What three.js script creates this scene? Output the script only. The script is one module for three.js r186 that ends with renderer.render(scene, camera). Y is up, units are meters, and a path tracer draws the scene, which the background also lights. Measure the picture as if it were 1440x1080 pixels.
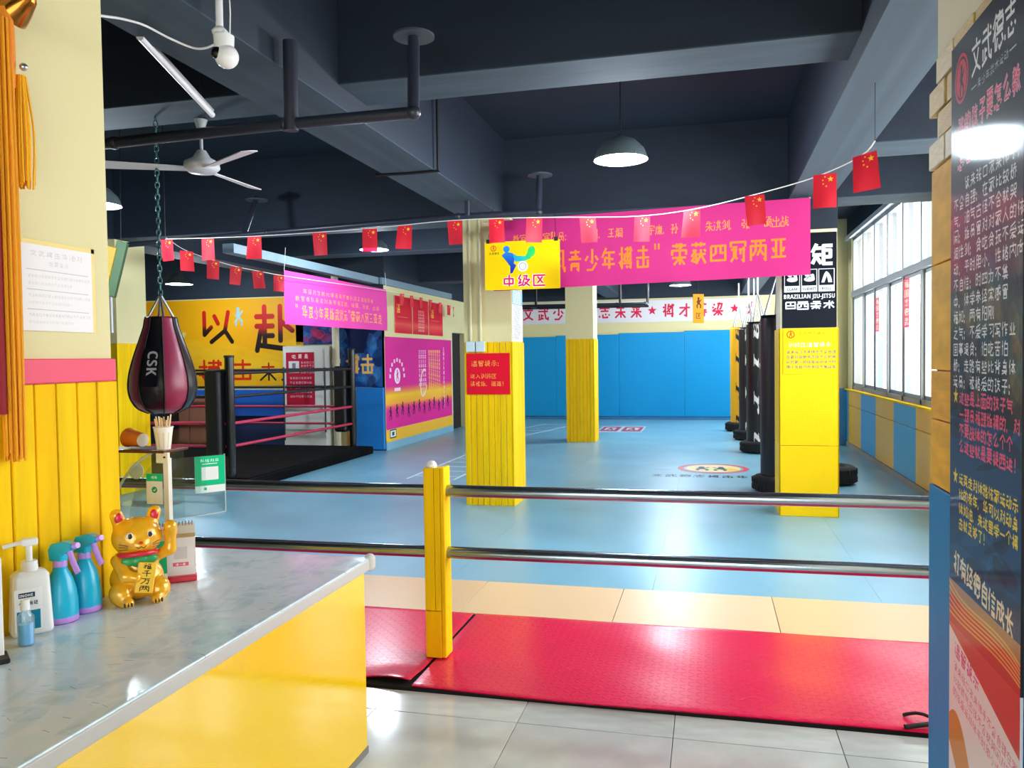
import * as THREE from 'three';
import { RoundedBoxGeometry } from 'three/addons/geometries/RoundedBoxGeometry.js';
import { mergeGeometries } from 'three/addons/utils/BufferGeometryUtils.js';
import { MarchingCubes } from 'three/addons/objects/MarchingCubes.js';
import { RectAreaLightUniformsLib } from 'three/addons/lights/RectAreaLightUniformsLib.js';

// ---------------------------------------------------------------- camera, sky, daylight, exposure
RectAreaLightUniformsLib.init();
const scene = new THREE.Scene();
const camera = new THREE.PerspectiveCamera(51.08, 4 / 3, 0.05, 200);
camera.position.set(0, 1.65, 0);
camera.rotation.order = 'YXZ';
camera.rotation.set(-0.0323, 0.2415, -0.0136);
const renderer = new THREE.WebGLRenderer({ antialias: true });
renderer.toneMapping = THREE.LinearToneMapping;
renderer.toneMappingExposure = 1.0;
renderer.shadowMap.enabled = true;

const SKY = 5.3;                                   // radiance of the overcast sky
const skyColor = new THREE.Color().setRGB(0.95, 0.98, 1.0);
scene.background = skyColor.clone();
scene.backgroundIntensity = SKY;
const LAMP = 16;                                   // candela of a pendant lamp
const lampColor = new THREE.Color().setRGB(0.78, 0.9, 1.0);
// daylight that enters through one opening: an area light the size of the opening, just outside its panes
function daylight(w, h, x, y, z, tx, ty, tz, k = 1) {
  const l = new THREE.RectAreaLight(skyColor, SKY * k, w, h);
  l.name = 'window_daylight';
  l.position.set(x, y, z); l.lookAt(tx, ty, tz);
  scene.add(l);
}
const WX = 2.4;                                    // inner face of the window wall
const BAYS = [[3.1, 8.3], [9.45, 15.0], [16.1, 20.8]];
const SILL = 1.03, HEAD = 3.65, TRANSOM = 2.67;
for (const [a, b] of BAYS) daylight(b - a, HEAD - SILL, WX + 0.3, (SILL + HEAD) / 2, -(a + b) / 2, 0, (SILL + HEAD) / 2, -(a + b) / 2);
const FRONT = 2.6, DOORX = [-1.9, 2.2], DOORTOP = 2.7;
daylight(DOORX[1] - DOORX[0], DOORTOP, (DOORX[0] + DOORX[1]) / 2, DOORTOP / 2, FRONT + 0.3, (DOORX[0] + DOORX[1]) / 2, DOORTOP / 2, 0, 0.22);

// ---------------------------------------------------------------- helpers
let seed = 7;
const rnd = () => { seed = (seed * 1664525 + 1013904223) % 4294967296; return seed / 4294967296; };
const rr = (a, b) => a + (b - a) * rnd();
const taken = {};
function numbered(name) { const n = taken[name] = (taken[name] ?? -1) + 1; return n ? name + '_' + String(n).padStart(3, '0') : name; }
function mesh(name, geo, mat, parent, label) {
  const m = new THREE.Mesh(Array.isArray(geo) ? mergeGeometries(geo.map((g) => (g.index ? g.toNonIndexed() : g))) : geo, mat);
  m.name = parent ? name : numbered(name);
  m.castShadow = m.receiveShadow = true;
  (parent ?? scene).add(m);
  if (label) m.userData.label = label;
  return m;
}
function tag(o, label, category, group) { o.userData.label = label; o.userData.category = category; if (group) o.userData.group = group; return o; }
function thing(name, label, category, [x, y, z] = [0, 0, 0], turn = 0, group) {
  const o = new THREE.Group(); o.name = numbered(name); scene.add(o);
  o.position.set(x, y, z); o.rotation.y = turn;
  return tag(o, label, category, group);
}
function struct(name, geo, mat, label) {
  const o = geo ? mesh(name, geo, mat) : new THREE.Group();
  if (!geo) { o.name = numbered(name); scene.add(o); }
  o.userData.kind = 'structure'; if (label) o.userData.label = label;
  return o;
}
const box = (x0, x1, y0, y1, z0, z1) => { const g = new THREE.BoxGeometry(Math.abs(x1 - x0), Math.abs(y1 - y0), Math.abs(z1 - z0)); g.translate((x0 + x1) / 2, (y0 + y1) / 2, (z0 + z1) / 2); return g; };
const rbox = (x0, x1, y0, y1, z0, z1, r = 0.005, s = 2) => { const g = new RoundedBoxGeometry(Math.abs(x1 - x0), Math.abs(y1 - y0), Math.abs(z1 - z0), s, r); g.translate((x0 + x1) / 2, (y0 + y1) / 2, (z0 + z1) / 2); return g; };
const V = (x, y, z) => new THREE.Vector3(x, y, z);
const tube = (pts, r, seg = 24, rs = 8) => new THREE.TubeGeometry(new THREE.CatmullRomCurve3(pts.map((p) => V(...p))), seg, r, rs);
function rod(a, b, r, rs = 12, r2 = r) {
  const A = V(...a), B = V(...b), d = B.clone().sub(A), g = new THREE.CylinderGeometry(r2, r, d.length(), rs);
  g.applyQuaternion(new THREE.Quaternion().setFromUnitVectors(V(0, 1, 0), d.normalize()));
  g.translate((a[0] + b[0]) / 2, (a[1] + b[1]) / 2, (a[2] + b[2]) / 2);
  return g;
}
const lathe = (pts, seg = 32) => new THREE.LatheGeometry(pts.map(([r, y]) => new THREE.Vector2(r, y)), seg);
function uvPlan(g, s = 1, ax = 0, ay = 2) {          // uv in metres from two of the axes
  const p = g.attributes.position, uv = new Float32Array(p.count * 2);
  for (let i = 0; i < p.count; i++) { uv[2 * i] = p.array[3 * i + ax] * s; uv[2 * i + 1] = p.array[3 * i + ay] * s; }
  g.setAttribute('uv', new THREE.BufferAttribute(uv, 2));
  return g;
}
// ---------------------------------------------------------------- materials and textures
const M = (color, roughness = 0.6, o = {}) => new THREE.MeshStandardMaterial({ color, roughness, ...o });
const P = (color, roughness = 0.4, o = {}) => new THREE.MeshPhysicalMaterial({ color, roughness, ...o });
function canvas(w, h, draw, repeat) {
  const c = document.createElement('canvas'); c.width = w; c.height = h;
  draw(c.getContext('2d'), w, h);
  const t = new THREE.CanvasTexture(c);
  t.colorSpace = THREE.SRGBColorSpace; t.magFilter = THREE.LinearFilter;
  if (repeat) t.wrapS = t.wrapT = THREE.RepeatWrapping;
  return t;
}
// tileable value noise, several octaves; stretch = [cells in u, cells in v]
function noiseField(n, cu, cv, octaves = 4) {
  const out = new Float32Array(n * n); let amp = 1, sum = 0;
  for (let o = 0; o < octaves; o++) {
    const gu = cu << o, gv = cv << o, grid = new Float32Array(gu * gv).map(() => rnd());
    for (let j = 0; j < n; j++) for (let i = 0; i < n; i++) {
      const u = i / n * gu, v = j / n * gv, iu = u | 0, iv = v | 0, fu = u - iu, fv = v - iv, su = fu * fu * (3 - 2 * fu), sv = fv * fv * (3 - 2 * fv);
      const a = grid[iv % gv * gu + iu % gu], b = grid[iv % gv * gu + (iu + 1) % gu], c = grid[(iv + 1) % gv * gu + iu % gu], d = grid[(iv + 1) % gv * gu + (iu + 1) % gu];
      out[j * n + i] += amp * (a + (b - a) * su + (c - a + (a - b - c + d) * su) * sv);
    }
    sum += amp; amp *= 0.55;
  }
  return out.map((x) => x / sum);
}
function noiseTex(n, cu, cv, lo, hi, octaves = 4, srgb = true) {   // grey texture between lo and hi (0..255)
  const f = noiseField(n, cu, cv, octaves), d = new Uint8Array(n * n * 4);
  for (let i = 0; i < n * n; i++) { const t = Math.min(1, Math.max(0, (f[i] - 0.5) * 1.8 + 0.5)), v = lo + (hi - lo) * t; d[4 * i] = d[4 * i + 1] = d[4 * i + 2] = v; d[4 * i + 3] = 255; }
  const t = new THREE.DataTexture(d, n, n); t.wrapS = t.wrapT = THREE.RepeatWrapping; t.magFilter = THREE.LinearFilter;
  if (srgb) t.colorSpace = THREE.SRGBColorSpace;
  t.needsUpdate = true; return t;
}
const rep = (t, u, v) => { const c = t.clone(); c.repeat.set(u, v); c.needsUpdate = true; return c; };
const texPlaster = noiseTex(256, 6, 6, 222, 255), texWood = noiseTex(256, 24, 2, 232, 255), texScuff = noiseTex(512, 5, 5, 236, 255, 5);
const bumpFine = noiseTex(256, 40, 40, 90, 165, 3, false);

// ---------------------------------------------------------------- brush-stroke lettering (each sign as strokes on a 10 x 10 grid)
const GLYPH = {
  '一': '05 95', '二': '22 72,07 97', '三': '11 81,25 75,08 98', '十': '04 94,50 59', '千': '70 21,04 94,51 59', '万': '01 91,43 83 79 58,41 45 09',
  '口': '12 82 88 18 12', '日': '21 71 79 29 21,25 75', '田': '11 91 99 19 11,15 95,51 59', '王': '11 81,25 75,08 98,51 58', '土': '14 84,50 58,08 98', '木': '03 93,50 59,53 08,53 98',
  '女': '40 26 89,70 63 19,04 94', '子': '11 81 53,53 59 38,05 95', '小': '50 59 38,23 06,73 96', '大': '04 94,50 53 09,53 99', '人': '50 44 09,43 99', '入': '32 54 99,54 09', '八': '42 09,52 99', '力': '03 83 78 58,40 37 09', '又': '11 81 59 09,13 57 99',
  '亻': '70 05,53 59', '氵': '11 52,04 45,19 55', '忄': '50 59,13 24,83 74', '扌': '03 93,60 69 37,07 95', '讠': '30 62,04 54 59 97', '纟': '60 13 64 17 86,09 98', '心': '05 08,33 38 78 76,52 64,83 95', '辶': '11 22,04 24 27 08,27 99', '月': '21 81 89 68,21 26 09,24 84,26 86', '禾': '70 21,03 93,51 59,53 08,53 98',
  '中': '13 83 87 17 13,50 59', '四': '02 92 98 08 02,32 35 16,62 65 85', '朱': '30 13,22 82,05 95,50 59,55 09,55 99', '未': '12 82,05 95,50 59,55 09,55 99', '来': '12 82,23 34,73 64,05 95,50 59,55 09,55 99', '术': '03 93,50 59,53 08,53 98,71 82',
  '少': '50 56 45,23 05,73 95,86 59 19', '年': '30 04,22 92,24 85,24 27,07 97,52 59', '风': '10 17 09,10 80 87 99 97,33 67,63 37', '青': '11 81,23 73,04 94,50 54,26 29,26 76 79 68,27 77', '搏': '扌@0039,41 91,43 83 86 46 43,44 84,60 66,81 92,37 97,80 89 78,58 69', '击': '12 82,05 95,50 59,16 19 89 86',
  '荣': '01 91,30 32,60 62,05 03 93 95,06 96,50 59,56 19,56 89', '获': '01 91,30 32,60 62,33 06,13 35 38 18,35 08,45 95,63 65 39,65 99,83 94', '冠': '03 01 91 93,04 44,13 43,24 27 09,34 37 48,54 94,83 89 78,64 66', '两': '01 91,09 03 93 99 88,31 35 17,61 64 47,65 87', '亚': '01 91,31 38,61 68,14 26,84 76,08 98',
  '教': '02 42,20 24,04 54,51 06,16 46 28 29 19,07 47,70 54,63 93,83 59,64 99', '官': '50 51,03 01 91 93,23 73 75 25 23,23 29,27 77 79 29', '参': '50 22 72,61 73,04 94,43 07,54 97,55 36,56 27,67 39', '赛': '50 51,03 01 91 93,13 83,15 85,33 36,63 66,06 96,37 67,57 29,67 89', '队': '10 19,10 30 22 34 15,60 64 39,64 99', '员': '21 71 74 24 21,18 15 85 88,55 57 29,57 89', '博': '04 34,20 29,41 91,43 83 86 46 43,44 84,60 66,37 97,80 89 78,58 69',
  '炯': '20 25 09,03 14,42 33,26 38,49 41 91 99 88,53 83,55 75 78 58 55', '宇': '50 51,03 01 91 93,23 73,05 95,53 59 38', '康': '50 51,12 92,12 17 09,33 83 86 36,24 94,62 69 58,37 48,86 78,55 39,66 99', '孙': '子@0049,70 79 58,53 46,83 96', '洪': '氵@0029,32 92,50 56,70 76,36 96,57 39,77 99', '剑': '30 03,30 54,24 44,15 26,35 36,54 47,08 57,71 77,90 99 88', '张': '01 31 34 04 06 36 38 18,45 95,60 69 87,91 63,65 99', '硕': '00 40,20 05,14 44 48 18 14,50 90,70 62,52 57,52 92 97,73 75 58,77 99', '出': '50 59,12 14 84 82,06 09 99 96', '战': '20 25,22 42,05 45 49 09 05,54 94,60 67 99 97,81 92,95 58',
  '级': '纟@0039,41 71 64 94 49,52 39,56 99', '区': '91 01 09 99,32 77,72 37', '文': '50 52,02 92,73 57 09,23 57 99', '武': '11 51,03 93,60 64 78 99 97,81 92,35 38,36 56,15 18,09 58', '德': '30 03,32 06,24 29,31 91,60 62,42 92 94 44 42,35 95,46 39,58 69 88,86 98', '志': '02 92,50 54,14 84,心@0599', '将': '20 29,02 13,06 24,50 44,52 91 36,62 73,37 97,80 89 78,55 66', '才': '03 93,60 69 48,63 08', '栋': '木@0049,51 91,70 45 95,75 79 68,56 47,86 97', '梁': '11 22,03 14,06 34,41 81 74 65,60 45,06 96,55 59,56 19,56 89', '为': '22 33,04 84 79 58,50 46 09,55 66', '国': '01 91 99 09 01,23 73,25 75,27 77,53 57,66 67',
  '巴': '11 91 95 15,11 18 98 96,51 55', '西': '01 91,03 93 99 09 03,31 36 17,61 66 86', '柔': '21 81 52,03 83 94,52 55 44,06 96,55 59,56 19,56 89', '矩': '20 04,12 42,05 45,25 09,26 49,91 51 59 99,53 83 86 56', '温': '氵@0029,41 81 84 44 41,43 83,36 96 99,36 39,56 59,76 79,29 99', '馨': '01 41,20 23,03 43,60 55,61 91 84,04 94,13 48,53 88,25 75 79 29 25,27 77', '提': '扌@0039,日@4095,45 95,65 68,66 86,46 39,47 99', '示': '21 71,04 94,54 59 38,26 08,76 98',
  '进': '辶@0099,43 93,46 96,51 56 38,71 77', '训': '讠@0029,40 46 29,62 67,90 99', '练': '纟@0039,42 92,60 45 95,75 79 68,56 47,86 97', '请': '讠@0029,41 91,43 83,35 95,65 60,46 49,46 86 89,48 88', '谢': '讠@0029,31 61 69 58,31 37,34 64,37 77,66 39,73 99,80 89 78', '华': '30 03,22 26,70 43,50 55 85 83,07 97,56 59', '夏': '01 91,22 72 76 26 22,24 74,36 08,47 78 09,47 99', '英': '01 91,30 32,60 62,23 73 76,23 26,06 96,53 56 09,57 99', '雄': '03 43,20 15 37,35 09,27 49,60 43,53 59,54 94,56 96,58 98,73 79', '状': '20 29,02 13,06 24,43 93,60 65 39,65 99,81 92', '元': '21 71,04 94,34 37 09,64 68 98 96',
  '全': '50 04,50 94,25 75,27 77,09 99,55 59', '以': '11 17 35,42 54,81 76 39,76 99', '赴': '02 42,20 25,04 44,25 28,26 46,15 09,18 99,60 67,63 95', '福': '20 31,03 43 07,24 29,35 46,51 91,53 83 85 55 53,56 96 99 59 56,58 98,76 79', '拳': '21 32,71 62,03 93,05 95,50 44 07,55 97,27 77,18 88,57 59 48',
  '饭': '20 02,13 44,24 28 46,81 51 56 39,53 83 49,55 99', '衣': '50 52,02 92,53 08,45 49 67,83 65,54 99', '伸': '亻@0029,42 92 97 47 42,44 94,60 69', '手': '70 21,13 83,05 95,51 59 38', '不': '01 91,51 59,51 06,54 96', '会': '50 04,50 94,25 75,17 87,47 19 79,66 88', '自': '50 32,22 82 89 29 22,24 84,26 86', '理': '01 41,05 45,09 49,21 29,51 91 95 55 51,53 93,71 79,57 97,49 99', '在': '02 92,40 06,25 29,45 85,63 69,39 99', '家': '50 51,03 01 91 93,13 83,63 07,34 57 59 38,46 08,47 19,84 66,65 98', '比': '11 18 36,14 44,61 68 98 96,93 64', '较': '02 42,20 05 45,24 29,08 47,71 72,52 92,63 45,83 95,85 49,55 99', '娇': '女@0049,81 51,43 93,70 46,73 96,55 49,75 79',
  '气': '20 03,12 92,14 84,16 76 89 98', '古': '02 92,50 55,15 85 89 19 15', '怪': '忄@0029,31 81 45,43 95,46 86,65 68,38 98', '合': '50 04,50 94,34 64,26 76 79 29 26', '就': '20 21,02 42,13 33 35 15 13,25 29,06 17,36 47,53 93,70 65 39,75 78 98,81 92', '哭': '11 41 44 14 11,61 91 94 64 61,06 96,54 56 09,56 99,74 85', '闹': '00 11,02 09,20 90 99 88,24 74,33 36,26 28,26 66 68,46 49', '对': '11 41 09,13 48,53 93,80 89 68,55 66', '的': '20 12,02 42 48 08 02,05 45,60 54,62 92 89 68,55 66', '依': '亻@0029,60 61,32 92,63 36,55 59 77,84 66,65 99', '爱': '80 12,13 23,43 53,83 72,06 04 94 96,26 86,46 09,37 78 39,48 99', '运': '辶@0099,51 81,34 94,64 47 87,76 88', '动': '11 41,04 44,24 07 37,36 48,53 93 88 68,70 66 49',
  '玩': '01 41,05 45,09 38,21 28,51 81,44 94,64 57 49,74 78 98', '吃': '02 32 37 07 02,50 43,52 92,54 84 47 49 99 97', '贪': '50 04,50 94,33 73 64,25 75 78,25 28,56 57 19,57 89', '平': '11 81,32 24,72 84,05 95,51 59', '时': '01 31 38 08 01,04 34,43 93,80 89 68,55 66', '体': '亻@0029,33 93,60 69,63 37,63 98,47 77', '胆': '10 40 49,10 16 09,13 43,16 46,51 91 96 56 51,53 93,48 98', '性': '忄@0029,50 34,43 93,46 86,60 69,38 98', '格': '木@0039,60 45,52 82 46,53 96,57 87 89 59 57', '内': '09 02 92 99 88,50 54 26,54 77', '向': '50 32,09 03 93 99 88,34 64 67 37 34', '信': '亻@0029,60 61,32 92,44 84,46 86,48 88 89 49', '集': '30 03,22 26,42 82,23 73,24 74,25 85,60 65,07 97,56 59,57 29,57 89', '经': '纟@0039,41 81 45,62 95,46 86,66 69,38 98',
  '常': '50 52,21 32,71 62,04 02 92 94,34 64 66 36 34,19 17 87 89,56 59', '感': '12 92,12 16 08,60 65 86 94,33 53,34 54 56 36 34,70 81,06 08,37 39 69 67,52 57,84 97', '冒': '11 81 84 14 11,33 63,25 75 79 29 25,26 76,27 77', '有': '02 92,40 06,34 39,34 84 89 78,36 86,37 87', '阳': '10 19,10 30 22 34 15,51 91 99 59 51,55 95', '刚': '09 01 51 59 48,13 47,43 17,71 77,91 99 88', '之': '40 51,13 83 08,08 28 99', '学': '21 32,50 52,80 62,05 03 93 95,25 75 56 59 38,07 97', '习': '11 91 99 78,33 54,37 75', '写': '03 01 91 93,32 36 86 89 68,34 74,07 67', '作': '亻@0029,50 34,42 92,62 69,55 85,57 87', '业': '31 38,61 68,13 26,83 76,08 98', '怕': '忄@0029,60 42,42 92 99 49 42,45 95', '苦': '01 91,30 32,60 62,04 94,52 56,26 76 79 29 26', '事': '01 91,22 72 74 24 22,15 85 87 17,06 96,50 59 38',
  '退': '辶@0099,41 81 85 45,43 83,41 47 65,75 58,65 98', '走': '12 82,50 54,04 94,54 58,56 86,26 09,28 99', '路': '01 31 34 04 01,24 29,06 08,08 39,60 45,52 82 46,53 96,57 87 89 59 57', '些': '11 16,13 33,06 45,31 35,61 65 95 93,92 63,27 77,09 99', '身': '50 32,22 72 79 58,24 74,25 75,07 87 09', '背': '30 34,02 32,04 34,60 64 94,92 63,25 29,25 75 79 68,26 76', '被': '20 21,03 43 06,24 29,36 44,81 51 56 49,53 93,70 75,55 88 49,56 99', '孩': '子@0039,60 61,42 92,62 54 84,84 39,66 98', '是': '20 70 74 24 20,22 72,05 95,56 59,57 87,36 09,28 99', '上': '50 58,54 84,08 98', '面': '00 90,40 32,09 03 93 99 09,33 39,63 69,35 65,37 67', '这': '辶@0099,60 61,42 92,82 47,43 87', '个': '50 04,50 94,53 59', '可': '01 91,81 89 68,23 53 56 26 23', '足': '20 70 73 23 20,53 58,55 85,25 28,37 09,28 99', '了': '11 81 53,53 59 38', '打': '扌@0049,51 91,71 79 58', '要': '00 90,12 82 84 14 12,30 34,60 64,06 96,45 27 89,66 09', '怎': '30 03,12 92,42 46,44 84,46 86,07 09,37 39 69,57,87 98', '么': '50 04,63 28 78,76 98', '办': '12 82 79 58,40 36 09,04 26,84 95', '考': '12 62,40 44,04 94,80 07,46 86,46 38 78 69', '里': '11 81 85 15 11,13 83,51 59,17 87,09 99', '够': '10 03,12 42 48,14 34 37 17 14,60 53,61 91 54,64 46,65 95 49', '好': '女@0049,51 91 73,73 79 58,45 95', '成': '02 92,12 16 09,14 44 48,60 64 99 97,93 58,71 82', '长': '70 44,04 94,30 39 57,44 99', '加': '03 43 38,20 26 09,61 91 98 68 61', '油': '氵@0029,42 92 99 49 42,45 95,60 69', '★': '*',
};
const KEYS = Object.keys(GLYPH).filter((k) => GLYPH[k].length > 30);
function strokesOf(ch, depth = 0) {
  const spec = GLYPH[ch] ?? GLYPH[KEYS[ch.codePointAt(0) % KEYS.length]], out = [];
  for (const item of spec.split(',')) {
    if (item.includes('@')) {
      const [c, b] = item.split('@'), [x0, y0, x1, y1] = [...b].map(Number);
      for (const s of strokesOf(c, 1)) out.push(s.map(([x, y]) => [x0 + x / 9 * (x1 - x0), y0 + y / 9 * (y1 - y0)]));
    } else out.push(item.split(' ').map((p) => [+p[0], +p[1]]).filter((p) => !Number.isNaN(p[1])));
  }
  return out;
}
function starPath(c, x, y, r, turn = 0) {
  c.beginPath();
  for (let i = 0; i < 10; i++) { const a = turn - Math.PI / 2 + i * Math.PI / 5, q = i % 2 ? r * 0.4 : r; c[i ? 'lineTo' : 'moveTo'](x + Math.cos(a) * q, y + Math.sin(a) * q); }
  c.closePath();
}
// writes str at (x, y) = top left of the first sign, w x h = size of a sign, step = advance; down = true writes a column
function write(c, str, x, y, w, h, color, { weight = 0.11, step, down = false, edge, edgeW = 0.08, slant = 0, cap = 'butt' } = {}) {
  step ??= (down ? h : w) * 1.14;
  [...str].forEach((ch, i) => {
    const ox = down ? x : x + i * step, oy = down ? y + i * step : y;
    if (ch === ' ') return;
    if (ch === '★') { c.fillStyle = color; starPath(c, ox + w / 2, oy + h / 2, w * 0.42); c.fill(); return; }
    if ('、,;:!?“”'.includes(ch)) {
      c.fillStyle = color; const q = w * 0.13;
      if (ch === '“' || ch === '”') { c.fillRect(ox + w * 0.1, oy, q, h * 0.25); c.fillRect(ox + w * 0.35, oy, q, h * 0.25); }
      else if (ch === '!' || ch === '?') { c.fillRect(ox + w * 0.2, oy + h * 0.1, q, h * 0.55); c.fillRect(ox + w * 0.2, oy + h * 0.8, q, q); if (ch === '?') c.fillRect(ox, oy, w * 0.35, q); }
      else { c.fillRect(ox, oy + h * 0.78, q, q * 1.5); if (ch === ':' || ch === ';') c.fillRect(ox, oy + h * 0.4, q, q * 1.4); }
      return;
    }
    c.lineJoin = 'round'; c.lineCap = cap;
    const lines = strokesOf(ch);
    for (const pass of edge ? [edge, color] : [color]) {
      c.strokeStyle = pass; c.lineWidth = Math.min(w, h) * (weight + (pass === edge && edge ? edgeW * 2 : 0));
      for (const s of lines) { c.beginPath(); s.forEach(([px, py], k) => c[k ? 'lineTo' : 'moveTo'](ox + (px / 9 * 0.9 + 0.05) * w + slant * (0.5 - py / 9) * h, oy + (py / 9 * 0.9 + 0.05) * h)); c.stroke(); }
    }
  });
}
// ---------------------------------------------------------------- materials
const navy = (k = 1) => new THREE.Color().setRGB(0.018 * k, 0.022 * k, 0.036 * k);
const MT = {
  ceil: M(new THREE.Color().setRGB(0.009, 0.021, 0.04), 0.72, { map: texPlaster }),
  beam: M(new THREE.Color().setRGB(0.009, 0.021, 0.04), 0.72, { map: texPlaster }),
  under: M(new THREE.Color().setRGB(0.045, 0.08, 0.112), 0.8, { map: texPlaster }),
  cream: M('#dfd5a0', 0.78, { bumpMap: bumpFine, bumpScale: 0.001 }),
  creamFlat: M('#ece4c4', 0.7), white: M('#ececec', 0.5), whiteGloss: P('#f1f1f0', 0.25), black: M('#0b0b0d', 0.55), blackGloss: P('#0a0a0c', 0.22), rubber: M('#101012', 0.85),
  yellow: P('#ffcb00', 0.72, { specularIntensity: 0.3, map: texWood }), yellow2: P('#ffd004', 0.72, { specularIntensity: 0.3, map: texWood }), yellow3: P('#fcc500', 0.75, { specularIntensity: 0.3, map: texWood }),
  yellowPaint: P('#f6bd08', 0.35), bluePaint: P('#3f9fd0', 0.4), blueBoard: P('#1f8cc8', 0.4),
  redStripe: M('#e8365d', 0.5), red: M('#d3102f', 0.5), gold: P('#f0b53a', 0.3, { metalness: 0.35 }), steel: M('#b8c2c8', 0.3, { metalness: 0.9 }), pvc: M('#f3f1ea', 0.35),
  glass: P('#ffffff', 0.02, { transmission: 1, thickness: 0, ior: 1.45 }), acrylic: P('#eef6f6', 0.05, { transmission: 1, thickness: 0, ior: 1.45 }),
  darkPipe: P(navy(1.2), 0.35),
};
const planks3 = [MT.yellow, MT.yellow2, MT.yellow3];

// ---------------------------------------------------------------- floors
const redEdge = 3.755, redFar = 4.94, tanFar = 5.68, BACK = 21.2, LX = -5.72, FARL = -12.4, REC = 13.6;
const tileMats = ['#ccd0cb', '#c6cac6', '#d2d5d0'].map((c) => P(c, 0.12, { map: rep(texScuff, 1, 1) }));
const floor = struct('floor', box(FARL, WX + 0.25, -0.2, -0.03, FRONT + 0.3, -redEdge - 0.05), M('#77746d', 0.8), 'pale polished stone tiles of the entrance floor');
const tileGeo = new RoundedBoxGeometry(0.697, 0.02, 0.697, 1, 0.002), cutGeo = new RoundedBoxGeometry(0.697, 0.02, 0.228, 1, 0.002);
for (let i = -6; i <= 3; i++) for (let j = 0; j <= 8; j++) {
  const x = -0.165 + (i + 0.5) * 0.7, z = j ? -3.52 + (j - 0.5) * 0.7 : -3.637;
  if (x > WX || z > FRONT) continue;
  const t = mesh('tile', j ? tileGeo : cutGeo, tileMats[Math.abs(i * 7 + j * 3) % 3], floor); t.position.set(x, -0.028, z);
}
// low platform that carries the training mats
struct('floor_platform', box(FARL, WX + 0.25, -0.2, -0.008, -redEdge - 0.012, -BACK - 0.2), MT.rubber, 'black rubber edge of the raised training floor');
const blueFloor = P('#7dbbd6', 0.4, { map: texScuff, bumpMap: bumpFine, bumpScale: 0.0004, ior: 1.6, clearcoat: 0.3, clearcoatRoughness: 0.3 });
const vinyl = struct('floor_vinyl', null, null, 'blue vinyl sheet floor of the training area');
for (let k = 0; k < 10; k++) {                      // rolls laid side by side across the hall
  const a = FARL + k * 1.5, b = Math.min(a + 1.5, WX) - 0.0015;
  mesh('vinyl_sheet', uvPlan(box(a, b, -0.008, 0, -tanFar, -BACK), 0.35), blueFloor, vinyl);
}
const tanMats = ['#e8c69c', '#e4c094', '#eacaa2'].map((c) => P(c, 0.35, { bumpMap: bumpFine, bumpScale: 0.0006 }));
const tanRow = struct('floor_foam', null, null, 'row of tan foam floor mats beside the red tread mat');
for (let k = 0; k < 15; k++) { const a = WX - (k + 1) * 1.0; mesh('foam_mat', uvPlan(rbox(Math.max(a, FARL) + 0.002, a + 0.998, -0.008, 0.002, -redFar, -tanFar + 0.003, 0.003, 1), 2), tanMats[k % 3], tanRow); }
// red checker-plate runner: raised lozenges in alternating directions
const tread = canvas(256, 256, (c) => {
  c.fillStyle = '#000'; c.fillRect(0, 0, 256, 256); c.fillStyle = '#fff';
  for (let i = 0; i < 4; i++) for (let j = 0; j < 4; j++) { c.save(); c.translate(i * 64 + 32, j * 64 + 32); c.rotate((i + j) % 2 ? 0.7 : -0.7); c.beginPath(); c.ellipse(0, 0, 27, 8, 0, 0, 7); c.fill(); c.restore(); }
}, true);
tread.colorSpace = THREE.NoColorSpace;
const redMat = P('#ec0f4e', 0.27, { specularIntensity: 0.7, bumpMap: tread, bumpScale: 0.01, clearcoat: 0.25, clearcoatRoughness: 0.2 });
function runner(x0, x1, near, label, lift) {
  const nx = 60, nz = 24, g = new THREE.BufferGeometry(), pos = [], uv = [], idx = [];
  for (let s = 0; s < 2; s++) for (let j = 0; j <= nz; j++) for (let i = 0; i <= nx; i++) {
    const x = x0 + (x1 - x0) * i / nx, d = near(x) + (redFar - 0.002 - near(x)) * j / nz;
    const y = lift(x, d) + (s ? -0.008 : 0) + 0.0;
    pos.push(x, y, -d); uv.push(x / 0.16, d / 0.16);
  }
  const n = (nx + 1) * (nz + 1), q = (a, b, c, d) => idx.push(a, b, c, a, c, d);
  for (let j = 0; j < nz; j++) for (let i = 0; i < nx; i++) { const a = j * (nx + 1) + i, b = a + 1, c = b + nx + 1, d = a + nx + 1; q(a, b, c, d); q(n + a, n + d, n + c, n + b); }
  for (let i = 0; i < nx; i++) { q(i, n + i, n + i + 1, i + 1); const a = nz * (nx + 1) + i; q(a, a + 1, n + a + 1, n + a); }
  for (let j = 0; j < nz; j++) { const a = j * (nx + 1), b = a + nx; q(a, a + nx + 1, n + a + nx + 1, n + a); q(b, n + b, n + b + nx + 1, b + nx + 1); }
  g.setAttribute('position', new THREE.Float32BufferAttribute(pos, 3)); g.setAttribute('uv', new THREE.Float32BufferAttribute(uv, 2)); g.setIndex(idx); g.computeVertexNormals();
  tag(mesh('tread_mat', g, redMat), label, 'mat');
}
runner(-1.47, WX - 0.02, (x) => redEdge + 0.01 * Math.sin(x * 3), 'long red checker-plate rubber mat in front of the railing post', (x, d) => 0.004 + 0.0015 * Math.sin(x * 5 + d * 9));
runner(-4.2, -1.49, (x) => redEdge + 0.03 + 0.03 * Math.max(0, Math.sin((x + 1.9) * 7)), 'short red checker-plate mat with a curled edge beside the yellow counter', (x, d) => 0.004 + 0.014 * Math.max(0, 1 - (d - redEdge) * 4) * (1 + Math.sin(x * 11)));

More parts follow.
